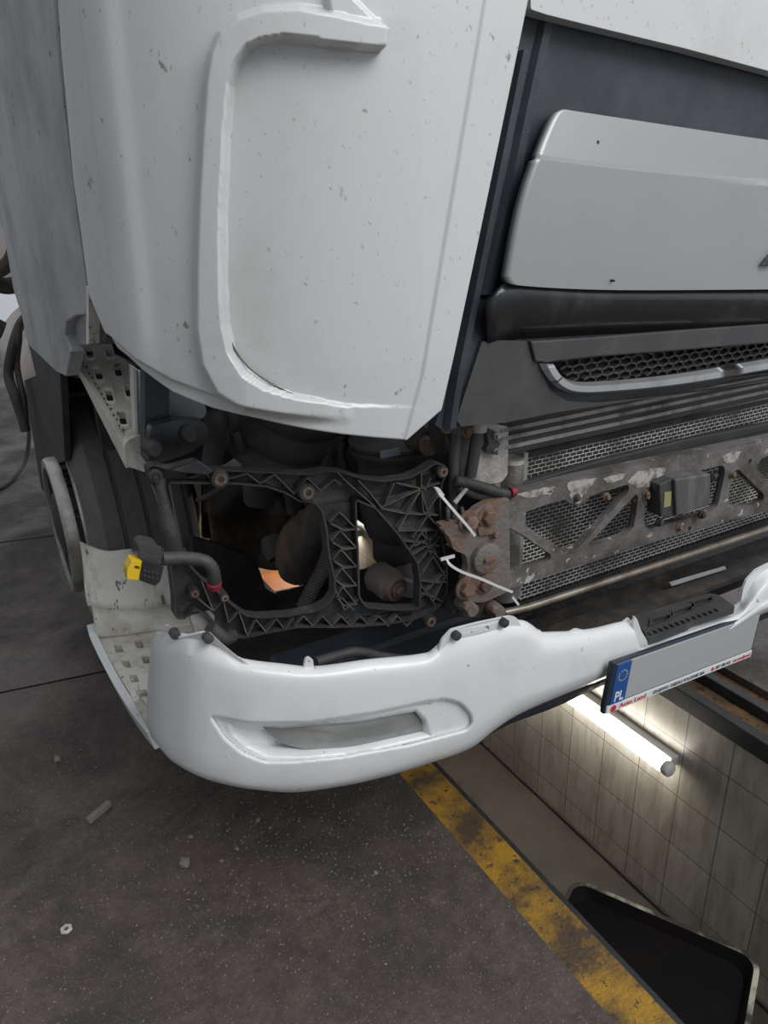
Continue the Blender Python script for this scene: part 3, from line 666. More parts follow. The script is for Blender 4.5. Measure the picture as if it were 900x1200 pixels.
MB().box((a[0]+.018, 1.235, b[2]), (a[0]+.03, 1.29, a[2]+.01)).box((a[0]-.05, 1.25, P(600, 570, Y=1.25)[2]), (a[0]-.03, 1.28, a[2]+.005)).build('tank_flange', 'alloy', rd, bevel=.002)
# pipe and dark undertray below the radiator
p = P(618, 712, Y=1.19); q = P(900, 627, Y=1.19)
MB().tube([p+(-.06, .01, 0), p, (q[0]+.4, q[1], (p[2]+q[2])/2)], .0095, 12, sm=0).build('cross_tube', 'tube_steel', T, smooth=60, label='dull steel tube below the radiator')
mb = MB(); zz = P(700, 700, Y=1.25)[2]
mb.box((p[0]-.08, 1.28, .35), (2.2, 1.31, zz-.02)); mb.build('air_duct', 'grime_and_shade', T)
MB().box((p[0]-.05, 1.2, zz-.075), (2.2, 1.28, zz-.06)).build('duct_lip', 'dark_metal', T)
MB().poly(PP([(785, 683), (850, 664), (851, 667), (787, 687)], Y=1.24), (0, .004, 0)).build('frame_strip', 'dirty_white', T)

# ---- crash beam
bo = [(580, 590), (600, 583), (640, 571), (680, 561), (700, 556), (740, 548), (800, 535), (850, 523), (900, 515), (1000, 492), (1000, 572), (900, 598), (853, 610), (800, 624), (749, 639), (700, 655), (660, 668), (620, 681), (592, 691), (584, 690)]
bh = [[(595, 617), (611, 626), (646, 650), (645, 656), (640, 659), (610, 668), (592, 670), (588, 667), (588, 624)],
      [(615, 600), (640, 591), (662, 585), (668, 590), (676, 593), (684, 590), (690, 582), (700, 578), (737, 567), (737, 576), (676, 644), (666, 646), (656, 644), (615, 616)],
      [(689, 638), (745, 579), (748, 582), (745, 605), (742, 620), (730, 629), (692, 641)],
      [(756, 586), (762, 574), (777, 561), (821, 551), (847, 545), (850, 550), (846, 572), (841, 593), (832, 601), (768, 618), (758, 620), (754, 612)],
      [(862, 551), (866, 550), (896, 580), (894, 588), (881, 593), (857, 594), (853, 590), (855, 569)],
      [(886, 549), (892, 537), (905, 532), (985, 514), (985, 560), (912, 578)]]
YB = 1.155
cb_ = MB().poly(PP(roundpoly(bo, 2, 2), Y=YB), (0, .012, 0), [PP(roundpoly(h_, 4), Y=YB) for h_ in bh]).build('crash_beam', 'beam_steel', T, bevel=.002, label='scratched grey steel truss beam across the radiator')
mb = MB()
for h_ in bh: mb.wall(PP(roundpoly(h_, 4)+[roundpoly(h_, 4)[0]], Y=YB+.004), (0, .018, 0), .003)
mb.wall(PP([(600, 583), (640, 571), (680, 561), (740, 548), (800, 535), (900, 515), (1000, 492)], Y=YB), (0, .035, 0), .004)
mb.wall(PP([(592, 691), (660, 668), (749, 639), (853, 610), (900, 598), (1000, 572)], Y=YB), (0, .035, 0), .004)
mb.build('beam_flange', 'beam_steel', cb_)
def bolt(x, y, Y, r=.012, name='bolt', par=T, m='rust_bolt', washer=True, dep=.012):
    c = P(x, y, Y=Y); mb = MB()
    if washer: mb.lathe(c+(0, -.003, 0), c+(0, .003, 0), [(0, r*1.45), (1, r*1.45)], 20)
    mb.lathe(c+(0, -dep, 0), c+(0, .002, 0), [(0, r*.8), (.15, r), (1, r)], 6)
    return mb.build(name, m, par, bevel=.0008)
for x, y in ((675, 583), (710, 582), (756, 581), (857, 556), (756, 578), (795, 600), (822, 601), (795, 618)): bolt(x, y, YB, .007, par=cb_, m='rust_bolt' if x != 675 else 'dark_metal')
for x, y in ((589, 601), (808, 619), (758, 562), (879, 540)):
    c = P(x, y, Y=YB); MB().cyl(c+(0, -.001, 0), c+(0, .002, 0), .006, 12).build('bolt_hole', 'black_gloss', cb_)
for k, pts in enumerate(([(664, 566), (684, 562), (700, 560), (690, 570), (684, 580), (678, 590), (670, 588), (668, 577)], [(604, 580), (632, 573), (650, 571), (640, 577), (648, 579), (620, 584)],
    [(742, 556), (762, 549), (780, 549), (776, 556), (786, 559), (764, 562), (760, 570), (746, 571), (735, 565)], [(846, 536), (858, 530), (868, 529), (864, 537), (858, 543), (850, 542)], [(708, 562), (722, 556), (734, 556), (726, 563), (712, 567)])):
    rr_ = random.Random(k); q = []
    for i in range(len(pts)):
        a, b = np.array(pts[i], float), np.array(pts[(i+1) % len(pts)], float)
        for t in (0, .33, .66): q.append(tuple(a+(b-a)*t+np.array([rr_.uniform(-1.4, 1.4), rr_.uniform(-1.2, 1.2)])))
    MB().poly(PP(q, Y=YB-.0012), (0, .0015, 0)).build('scraped_paint', 'scrape', cb_)
MB().poly(PP([(612, 575), (700, 553), (800, 528), (1000, 485), (1000, 470), (900, 496), (800, 516), (700, 541), (614, 566)], Y=1.225), (0, .02, 0)).build('air_guide', 'black_trim', T, bevel=.003)
# control unit
q0 = PP([(791, 562), (833, 555), (832, 592), (793, 605)], Y=1.115)
sb = MB().hexa(q0, [np.array(v)+(0.004, .055, 0) for v in q0]).build('radar_sensor', 'worn_black', T, bevel=.004, label='grey boxed sensor mounted inside the beam')
q1 = PP([(773, 568), (790, 560), (792, 606), (775, 606)], Y=1.125)
MB().hexa(q1, [np.array(v)+(0, .045, 0) for v in q1]).build('sensor_holder', 'black_trim', sb, bevel=.003)
q1 = PP([(779, 577), (787, 576), (786, 593), (778, 595)], Y=1.123); MB().hexa(q1, [np.array(v)+(0, .003, 0) for v in q1]).build('sensor_label', 'label_yellow', sb)
MB().tube([P(835, 560, Y=1.16), P(840, 556, Y=1.18), P(845, 560, Y=1.22)], .008, 8).build('sensor_plug', 'black_trim', sb, smooth=50)
for x, y in ((770, 571), (772, 612), (822, 603)): bolt(x, y, 1.14, .008, par=sb, m='dark_metal')
# ---- rusty mounting plate
YR = 1.14
rp = MB().poly(PP(roundpoly([(519, 622), (545, 612), (560, 596), (575, 588), (597, 583), (598, 692), (585, 698), (568, 706), (552, 706), (543, 698), (545, 676), (549, 664), (546, 650), (532, 645), (527, 630)], 4), Y=YR), (0, .02, 0)).build('mounting_plate', 'rust_steel', T, bevel=.003, label='rusty mounting plate with big bolts')
c = P(567, 652, Y=YR)
MB().lathe(c+(0, -.018, 0), c+(0, .01, 0), [(0, .028), (.15, .034), (1, .034)], 32).build('tow_boss', 'rust_steel', rp, smooth=40)
MB().box(c+(-.014, -.026, -.003), c+(.014, -.016, .006)).build('boss_tab', 'rust_bolt', rp, bevel=.002)
for x, y, r in ((549, 611, .017), (571, 605, .017), (578, 625, .008), (546, 689, .018), (567, 684, .016)): bolt(x, y, YR, r, par=rp, dep=.016)
bolt(532, 634, 1.15, .009, par=rp)
MB().poly(PP(roundpoly([(560, 620), (566, 617), (578, 620), (578, 626), (562, 628)], 2), Y=YR-.006), (0, .006, 0)).build('weld_lip', 'rust_bolt', rp, bevel=.001)
for x, y in ((545, 709), (577, 712)):
    c = P(x, y, Y=1.15); MB().lathe(c+(0, -.03, 0), c+(0, .02, 0), [(0, .014), (.4, .016), (1, .016)], 20).build('bush', 'rust_steel', rp, smooth=50)
    bolt(x, y+1, 1.118, .009, par=rp, washer=False)
MB().poly(PP([(535, 712), (560, 704), (585, 708), (590, 722), (560, 726), (530, 722)], Y=1.16), (0, .05, 0)).build('lower_bracket', 'dark_metal', T, bevel=.004)
mb = MB().poly(PP([(516, 615), (548, 606), (548, 612), (520, 623)], Y=1.16), (0, .02, 0)); mb.build('rust_arm', 'rust_bolt', T, bevel=.002)
for k, x in enumerate((524, 531, 541)): 
    c = P(x, 608, Y=1.17); MB().tube([c+(0, 0, -.02), c+(.002, 0, .012), c+(.006, .01, .02)], .005, 8).build('hose_clip', 'dark_metal', T, smooth=60)
# ---- valve block and pipes left of the radiator
vb = MB().poly(PP(roundpoly([(563, 501), (572, 495), (596, 500), (595, 556), (588, 565), (566, 569), (552, 565), (553, 530), (558, 510)], 3), Y=1.20), (0, .04, 0)).build('valve_block', 'alloy', T, bevel=.003, label='pale aluminium valve block')
MB().poly(PP(roundpoly([(570, 508), (575, 503), (584, 507), (582, 514), (587, 520), (583, 526), (584, 533), (574, 532), (569, 528), (573, 520)], 2), Y=1.185), (0, .02, 0)).build('valve_gasket', 'rubber', vb, bevel=.002)
for x, y in ((581, 511), (581, 529)): bolt(x, y, 1.185, .005, par=vb, m='alloy')
MB().tube([P(561, 500, Y=1.17), P(556, 530, Y=1.175), P(551, 558, Y=1.18)], .0125, 14).build('coolant_pipe', 'black_trim', T, smooth=60)
c = P(561, 499, Y=1.17); MB().lathe(c+(0, -.002, -.012), c+(0, 0, .012), [(0, .0155), (1, .0165)], 18).build('pipe_collar', 'alloy', T, smooth=50)
MB().tube([P(537, 500, Y=1.19), P(533, 530, Y=1.19), P(531, 570, Y=1.19), P(530, 612, Y=1.2)], .0115, 12).build('bracket_bar', 'black_trim', T, smooth=60)
MB().poly(PP([(528, 494), (541, 490), (545, 508), (531, 512)], Y=1.18), (0, .03, 0)).build('bar_clamp', 'navy_plastic', T, bevel=.003)
bolt(547, 505, 1.18, .009); bolt(524, 498, 1.18, .012)
MB().tube([P(534, 563, Y=1.165), P(552, 567, Y=1.16), P(572, 573, Y=1.155), P(592, 579, Y=1.155), P(600, 577, Y=1.16)], .0095, 12, ridge=.22).build('corrugated_hose', 'rubber', T, smooth=60)
MB().tube([P(536, 570, Y=1.17), P(560, 580, Y=1.17), P(590, 584, Y=1.165), P(606, 580, Y=1.17)], .011, 12).build('coolant_hose', 'rubber', T, smooth=60)
c = P(598, 577, Y=1.15); MB().tube([c, P(603, 576, Y=1.15)], .0105, 12, sm=0).build('hose_tape', 'red_tape', T, smooth=60)
MB().poly(PP([(532, 588), (546, 572), (549, 573), (535, 591)], Y=1.155), (0, .004, 0)).build('strap', 'alloy', T)
# ---- cable ties
def strip(path, w_, th, name, m, par):
    mb = MB(); s_ = smooth(path, 5)
    for p, q in zip(s_[:-1], s_[1:]):
        d_ = q-p; n_ = np.cross(d_, [0, 1., 0]); n_ = n_/np.linalg.norm(n_)*w_/2; o_ = np.array([0, th, 0])
        mb.hexa([p-n_, q-n_, q+n_, p+n_], [p-n_+o_, q-n_+o_, q+n_+o_, p+n_+o_])
    return mb.build(name, m, par)
t1 = strip([P(514, 577, Y=1.135), P(530, 596, Y=1.12), P(545, 613, Y=1.115), P(557, 628, Y=1.115)], .0055, .0018, 'cable_tie', 'tie_white', T)
q = PP([(510, 572), (515, 572), (521, 580), (517, 584)], Y=1.134); MB().hexa(q, [np.array(v)+(0, .008, 0) for v in q]).build('tie_head', 'tie_white', t1)
t2 = strip([P(524, 656, Y=1.13), P(528, 662, Y=1.12), P(541, 670, Y=1.112), P(565, 679, Y=1.11), P(588, 689, Y=1.11), P(601, 694, Y=1.112)], .0055, .0018, 'cable_tie', 'tie_white', T)
strip([P(517, 656, Y=1.13), P(533, 652, Y=1.13)], .006, .004, 'tie_head', 'tie_white', t2)
strip([P(601, 700, Y=1.15), P(608, 709, Y=1.15)], .0055, .0018, 'tie_end', 'tie_white', t2)

# ---- black lattice headlamp bracket
def YBk(x): return 1.19+max(0, (470-x))/290*.12
def Q(pts, dy=0): return [P(a, b, Y=YBk(a)+dy) for a, b in pts]
ob = [(173, 548), (182, 545), (198, 550), (232, 541), (248, 551), (300, 553), (360, 556), (383, 552), (400, 553), (425, 561), (452, 564), (480, 560), (498, 551), (511, 543), (521, 545), (524, 555), (518, 566), (516, 590), (518, 630), (524, 665), (524, 692), (520, 705), (508, 716), (496, 722), (480, 727), (450, 732), (400, 735), (350, 735), (312, 742), (285, 748), (262, 742), (244, 722), (228, 713), (216, 726), (206, 724), (205, 700), (200, 660), (194, 620), (186, 590), (178, 568)]
oh = [[(198, 566), (222, 566), (280, 567), (312, 570), (336, 578), (352, 588), (368, 588), (378, 598), (383, 620), (386, 650), (393, 680), (393, 697), (385, 708), (370, 716), (340, 722), (305, 724), (290, 722), (275, 711), (262, 700), (250, 688), (236, 678), (222, 662), (211, 640), (206, 610)],
      [(417, 586), (440, 595), (467, 626), (490, 660), (493, 685), (492, 714), (464, 715), (430, 712), (421, 700), (420, 651), (418, 620)]]
D = .026
bk = MB().poly(Q(roundpoly(ob, 3, 2), D*.75), (0, .004, 0), [Q(roundpoly(h_, 5), D*.75) for h_ in oh]).build('headlamp_bracket', 'bracket_plastic', T, label='black ribbed plastic headlamp bracket')
mb = MB()
for l in [ob+[ob[0]]]+[h_+[h_[0]] for h_ in oh]:
    l = roundpoly(l[:-1], 4); mb.wall(Q(l+[l[0]]), (0, D, 0), .0035)
mb.build('bracket_edge', 'bracket_plastic', bk)
ribs = [[(222, 560), (240, 554), (252, 566), (290, 555), (305, 567), (322, 556), (345, 579), (360, 560), (376, 575), (392, 562), (400, 568)],
        [(395, 553), (410, 568), (440, 594)], [(420, 563), (434, 578), (447, 595)], [(462, 566), (450, 595)], [(447, 595), (470, 584), (494, 573)], [(465, 566), (494, 573)],
        [(447, 596), (475, 602), (514, 604)], [(467, 622), (500, 622), (516, 621)], [(494, 573), (467, 621)], [(494, 573), (475, 602)], [(494, 573), (497, 604), (516, 578)],
        [(494, 573), (502, 604), (484, 630)], [(502, 604), (516, 620), (500, 640)], [(474, 634), (500, 637), (516, 640)], [(480, 645), (498, 620), (505, 650)], [(484, 650), (500, 640), (522, 662)],
        [(490, 660), (517, 628)], [(492, 680), (510, 683), (524, 682)], [(492, 676), (508, 652), (522, 676), (508, 704)], [(493, 700), (524, 668)], [(493, 695), (508, 700), (520, 706)], [(492, 684), (510, 708)],
        [(495, 625), (512, 650)], [(486, 640), (512, 628)], [(505, 560), (498, 575)], [(494, 573), (494, 555)], [(494, 573), (516, 566)]]
zz_ = []
for k in range(14): zz_.append((345+k*11, 722 if k % 2 else 734))
ribs.append(zz_); ribs.append([(262, 704), (268, 730), (280, 716), (290, 745), (300, 726), (312, 741), (324, 725), (334, 738), (345, 724)])
ribs.append([(230, 700), (250, 716), (262, 704)]); ribs.append([(236, 680), (250, 716)])
for k in range(5):
    y = 600+k*22; ribs.append([(386+k*2, y+12), (398+k, y), (418, y+20)]); ribs.append([(388+k*2, y+14), (404, y+22), (419, y+20)])
ribs.append([(393, 690), (404, 715), (421, 702)]); ribs.append([(400, 700), (415, 715)])
mb = MB()
for r_ in ribs: mb.wall(Q(r_, .002), (0, D*.75, 0), .0024)
mb.build('bracket_ribs', 'rib_plastic', bk)
# curved moulded web between vertical bar and lattice top
for k, (x, y, r) in enumerate(((182, 557, .012), (257, 560, .017), (359, 576, .017), (517, 552, .013), (503, 727, .015), (227, 694, .010), (262, 699, .009))):
    c = P(x, y, Y=YBk(x)); lg = MB().lathe(c+(0, -.008, 0), c+(0, D, 0), [(0, r*.95), (.1, r), (1, r)], 24).build('bracket_boss', 'bracket_plastic', bk, smooth=50)
    MB().lathe(c+(0, -.010, 0), c+(0, .01, 0), [(0, r*.35), (0, r*.7), (1, r*.7)], 18, cap=False).build('boss_sleeve', 'rust_bolt' if k != 0 else 'black_gloss', bk, smooth=50)
MB().hexa(Q([(198, 552), (233, 540), (250, 552), (244, 557)], -.012), Q([(198, 552), (233, 540), (250, 552), (244, 557)], .02)).build('bracket_fin', 'bracket_plastic', bk, bevel=.002)
# ---- connector plug hanging from bracket
cpl = MB().tube([P(190, 655, Y=1.22), P(215, 654, Y=1.22), P(238, 657, Y=1.21), P(248, 665, Y=1.205), P(251, 676, Y=1.205), P(251, 684, Y=1.21)], .0115, 14, ridge=.10).build('wiring_loom', 'rubber', T, smooth=60, label='black corrugated loom with plug')
MB().tube([P(251, 682, Y=1.205), P(251, 687, Y=1.21)], .0135, 14, sm=0).build('loom_tape', 'red_tape', cpl, smooth=60)
q = PP(roundpoly([(163, 640), (170, 636), (186, 640), (191, 650), (188, 662), (168, 657), (162, 650)], 3), Y=1.19); MB().poly(q, (0, .04, 0)).build('plug_boot', 'rubber', cpl, bevel=.005)
q = PP(roundpoly([(167, 657), (192, 664), (188, 681), (182, 687), (163, 680)], 2), Y=1.18); MB().poly(q, (0, .035, 0)).build('plug_body', 'black_gloss', cpl, bevel=.003)
q = PP(roundpoly([(155, 657), (170, 659), (166, 680), (149, 679), (149, 668)], 2), Y=1.182); MB().poly(q, (0, .028, 0), [PP([(158, 663), (164, 664), (163, 668), (157, 667)], Y=1.182)]).build('plug_latch', 'yellow_plastic', cpl, bevel=.002, label='yellow latch')
mb = MB()
for i in range(4):
    for j in range(2): a = P(170+i*4.6, 669+j*6+i*1.2, Y=1.178); mb.box(a-(.002, 0, .002), a+(.002, .004, .002))
mb.build('plug_sockets', 'rubber', cpl)
MB().tube([P(184, 560, Y=1.33), P(192, 590, Y=1.32), P(200, 625, Y=1.31), P(205, 655, Y=1.31)], .018, 10).build('bracket_post', 'bracket_plastic', bk, smooth=60)

# ---- air spring canister
a = P(456, 515, Y=1.42); b = P(470, 700, Y=1.42); cx, cy = (a[0]+b[0])/2, 1.42
zA = P(455, 512, Y=1.36)[2]; zB = P(462, 670, Y=1.36)[2]; H_ = zA-zB
sp = MB().lathe((cx, cy, zB), (cx+.0, cy, zA), [(0, .05), (.02, .056), (.18, .056), (.2, .066), (.30, .078), (.42, .083), (.76, .083), (.80, .088), (.83, .10), (.86, .104), (.885, .098), (.90, .104), (.92, .104), (.935, .095), (.97, .075), (1, .03)], 48).build('air_spring', 'rubber', T, smooth=45, label='black rubber air spring')
c = P(457, 531, Y=1.31); MB().box(c+(-.022, -.004, -.007), c+(.022, .004, .007)).build('spring_label', 'label_sticker', sp)
MB().lathe((cx, cy-.01, zA-.004), (cx, cy-.01, zA+.04), [(0, .045), (.3, .047), (.5, .03), (1, .03)], 24).build('spring_top', 'dark_metal', sp, smooth=50)
MB().lathe((cx, cy-.02, zB+.01), (cx+.005, cy-.03, zB-.06), [(0, .035), (1, .04)], 20).build('spring_foot', 'rust_steel', sp, smooth=50)
c = P(462, 690, Y=1.30)
MB().lathe(c+(-.012, .07, .01), c+(.004, -.01, 0), [(0, .03), (.15, .037), (.75, .037), (.8, .03), (1, .028)], 28).build('clevis_eye', 'rust_steel', T, smooth=45)
bolt(468, 692, 1.28, .012)
MB().poly(PP(roundpoly([(474, 682), (490, 684), (490, 702), (472, 700)], 3), Y=1.30), (0, .03, 0)).build('clevis_fork', 'grey_plastic', T, bevel=.003)
# ---- big bellows (cab suspension) to its left
a = P(345, 500, Y=1.62); 
prof = [(0, .10)]
for k in range(4): prof += [(.08+k*.22, .135+.01*(k > 0)), (.16+k*.22, .15), (.24+k*.22, .135)]
prof += [(1, .1)]
MB().lathe(a+(-.03, .10, -.085), a+(.05, -.06, .20), prof, 44).build('rubber_bellows', 'rubber', T, smooth=50, label='large ribbed black rubber bellows')
# ---- bits under the cab
MB().poly(PP(roundpoly([(172, 420), (215, 440), (245, 480), (300, 492), (420, 512), (420, 528), (300, 520), (262, 545), (170, 560)], 4), Y=2.1), (0, .03, 0)).build('inner_liner', 'navy_plastic', T)
MB().poly(PP(roundpoly([(170, 433), (198, 452), (199, 490), (210, 520), (175, 545), (170, 540)], 4), Y=1.46), (0, .04, 0)).build('inner_panel', 'navy_plastic', T, bevel=.004)
MB().poly(PP(roundpoly([(176, 500), (205, 492), (238, 492), (245, 505), (243, 516), (225, 530), (190, 542), (174, 545)], 6), Y=1.42), (0, .03, 0)).build('step_carrier', 'black_gloss', T, bevel=.006)
for x, y in ((222, 509), (180, 526)): 
    c = P(x, y, Y=1.41); MB().lathe(c+(0, -.012, 0), c+(0, .03, 0), [(0, .012), (.3, .016), (1, .018)], 18).build('carrier_bolt', 'rubber', T, smooth=50)
MB().poly(PP(roundpoly([(197, 450), (222, 458), (243, 478), (240, 490), (215, 494), (200, 488)], 6), Y=1.5), (0, .12, 0)).build('washer_tank', 'grey_plastic', T, bevel=.012, label='grey plastic reservoir')
MB().tube([P(248, 482, Y=1.6), P(254, 500, Y=1.6), P(250, 530, Y=1.65), P(246, 556, Y=1.7)], .024, 12).build('hose', 'rubber', T, smooth=60)
MB().tube([P(268, 480, Y=1.7), P(266, 500, Y=1.7), P(280, 510, Y=1.7), P(282, 480, Y=1.7)], .028, 12).build('hose', 'rubber', T, smooth=60)
MB().tube([P(275, 505, Y=1.62), P(284, 525, Y=1.62), P(296, 545, Y=1.66), P(302, 560, Y=1.7)], .016, 10).build('strut', 'dark_metal', T, smooth=60)
MB().tube([P(306, 515, Y=1.7), P(304, 540, Y=1.7), P(306, 585, Y=1.72)], .045, 16).build('damper', 'dark_metal', T, smooth=60)
MB().tube([P(232, 586, Y=1.7), P(255, 575, Y=1.65), P(278, 560, Y=1.6)], .007, 8).build('linkage', 'dark_metal', T, smooth=60)
# chassis: rails, axle, engine mass
ch = MB()
MB().box((.78, 1.75, .86), (.86, 8.0, 1.12)).build('chassis_rail', 'dark_metal', T, bevel=.006)
MB().box((1.96, 1.5, .86), (2.04, 8.0, 1.12)).build('chassis_rail', 'dark_metal', T, bevel=.006)
eng = MB(); eng.box((1.06, 1.62, .62), (1.95, 3.0, 1.45)); eng.box((1.12, 1.55, .95), (1.9, 1.65, 1.4)); eng.box((1.15, 1.9, .42), (1.85, 2.8, .64))
eng.build('engine_block', 'grime_and_shade', T, bevel=.03, label='grimy engine block')
MB().box((.36, 1.66, 1.16), (2.6, 3.0, 2.6)).build('cab_shell', 'grime_and_shade', T, bevel=.02)
MB().tube([P(255, 620, Y=2.45), P(290, 640, Y=2.4), (.9, 2.5, .47), (1.3, 2.55, .42), (1.9, 2.55, .42), (2.3, 2.6, .47)], .055, 14).build('front_axle', 'brown_rubber', T, smooth=60, label='grimy front axle beam')
MB().lathe((.56, WY, WZ), (.66, WY, WZ), [(0, .2), (.3, .2), (.4, .12), (1, .1)], 30).build('brake_drum', 'dark_metal', T, smooth=40)
mb = MB()
for k in range(14):
    a0 = math.radians(20+k*11); a1 = math.radians(20+(k+1)*11); r_ = .56
    p0 = np.array([0, WY+r_*math.cos(a0), WZ+r_*math.sin(a0)]); p1 = np.array([0, WY+r_*math.cos(a1), WZ+r_*math.sin(a1)])
    if p1[2] > .95: mb.hexa([p0+(.26, 0, 0), p1+(.26, 0, 0), p1+(.72, 0, 0), p0+(.72, 0, 0)], [p0+(.26, 0, .012), p1+(.26, 0, .012), p1+(.72, 0, .012), p0+(.72, 0, .012)])
mb.build('wheel_arch', 'rubber', T, smooth=60)
# dished inner arch cover seen through the bracket opening
c = P(300, 590, Y=2.3)
Gd = []
for v in np.linspace(0, 1, 16):
    Gd.append([P(238+u*150+v*10, 562+v*105*(.55+.45*math.sin(u*2.6+.3)), Y=2.35-.35*math.sin(v*1.6)+.03*math.sin(u*14+v*5)) for u in np.linspace(0, 1, 24)])
o = gridmesh(np.array(Gd)).build('inner_arch_cover', 'brown_rubber', T, smooth=180, label='dusty brown inner wheel arch cover'); q = o.modifiers.new('s', 'SOLIDIFY'); q.thickness = .01
MB().poly(PP([(225, 628), (262, 640), (300, 655), (312, 690), (350, 712), (392, 716), (392, 790), (225, 770)], Y=1.95), (0, .02, 0)).build('shade_sheet', 'grime_and_shade', T, bevel=.004)  # dark sheet standing in for the floor in the truck's shadow
MB().poly(PP([(356, 655), (388, 650), (392, 716), (360, 716)], Y=1.96), (0, .02, 0)).build('shade_sheet', 'grime_and_shade', T, bevel=.004)  # second sheet of imitated floor shade, right of the drain pan
MB().poly(PP([(238, 560), (330, 560), (385, 600), (385, 655), (345, 655), (300, 640), (238, 630)], Y=2.45), (0, .02, 0)).build('inner_shield', 'brown_rubber', T)
# steering box with gaiter, drag link
MB().tube([P(378, 590, Y=1.5), P(368, 612, Y=1.5), P(352, 640, Y=1.52), P(350, 668, Y=1.55)], [.028, .034, .044, .052, .056, .058, .056, .05], 20).build('steering_gaiter', 'gaiter', T, smooth=60, label='rust streaked steering box cover')
MB().tube([P(318, 648, Y=1.62), P(326, 652, Y=1.6), P(345, 662, Y=1.6), P(368, 668, Y=1.6)], .02, 12).build('drag_link', 'dark_metal', T, smooth=60)
c = P(322, 642, Y=1.6); MB().lathe(c+(0, -.02, -.02), c+(0, .02, .02), [(0, .025), (.5, .032), (1, .025)], 18).build('ball_joint', 'dark_metal', T, smooth=60)
MB().tube([P(388, 640, Y=1.42), P(378, 668, Y=1.42), P(366, 690, Y=1.42), P(355, 712, Y=1.42)], .016, 14, ridge=.12).build('corrugated_hose', 'rubber', T, smooth=60)
MB().box((.30, 2.05, .9), (1.1, 2.08, 1.2)).build('splash_guard', 'grime_and_shade', T)
for (pts, Y, r, m) in (([(335, 560), (340, 575), (345, 600)], 1.75, .02, 'dark_metal'), ([(322, 570), (330, 590), (350, 600)], 1.8, .018, 'rubber'),
                     ([(345, 565), (365, 595), (372, 620)], 1.7, .012, 'rubber'), ([(385, 525), (380, 545), (378, 560)], 1.55, .012, 'rubber'),
                     ([(400, 520), (402, 540), (410, 556)], 1.5, .01, 'dark_metal'), ([(352, 470), (366, 520), (372, 556)], 1.6, .02, 'dark_metal')):
    MB().tube([P(x, y, Y=Y) for x, y in pts], r, 10).build('hose', m, T, smooth=60)
# parts in the gap between corner panel and grille
MB().tube([P(505, 500, Y=1.30), P(492, 515, Y=1.32), P(480, 522, Y=1.35)], .022, 12).build('hinge_arm', 'dark_metal', T, smooth=60)
c = P(505, 520, Y=1.30); MB().lathe(c+(-.02, -.02, 0), c+(.02, .02, .01), [(0, .02), (.5, .028), (1, .02)], 18).build('hinge_joint', 'rust_steel', T, smooth=50)
MB().tube([P(516, 485, Y=1.22), P(512, 505, Y=1.24), P(518, 525, Y=1.26)], .018, 12).build('hinge_arm', 'dark_metal', T, smooth=60)
MB().poly(PP([(500, 490), (530, 480), (528, 545), (505, 545)], Y=1.36), (0, .03, 0)).build('hinge_plate', 'navy_plastic', T, bevel=.004)
# dark lower cross member behind the bumper
MB().box((.48, 1.30, .42), (1.0, 1.40, .56)).build('cross_member', 'navy_plastic', T, bevel=.01)
MB().poly([(.26, 1.5, .38), (.5, 1.32, .38), (2.2, 1.30, .38), (2.2, 2.0, .36), (.3, 2.0, .36)], (0, 0, .01)).build('undertray', 'grime_and_shade', T)
MB().tube([P(370, 776, Y=1.16), P(400, 767, Y=1.17), P(420, 764, Y=1.17), P(450, 770, Y=1.17), P(490, 775, Y=1.16)], .010, 10, ridge=.1).build('lamp_loom', 'rubber', T, smooth=60)
MB().tube([P(246, 735, Y=1.24), P(262, 748, Y=1.24), P(272, 745, Y=1.26)], .014, 10).build('lamp_hose', 'rubber', T, smooth=60)
MB().poly(PP(roundpoly([(222, 722), (246, 715), (262, 735), (252, 752), (230, 745)], 3), Y=1.30), (0, .02, 0)).build('step_bracket', 'alloy', T, bevel=.003)

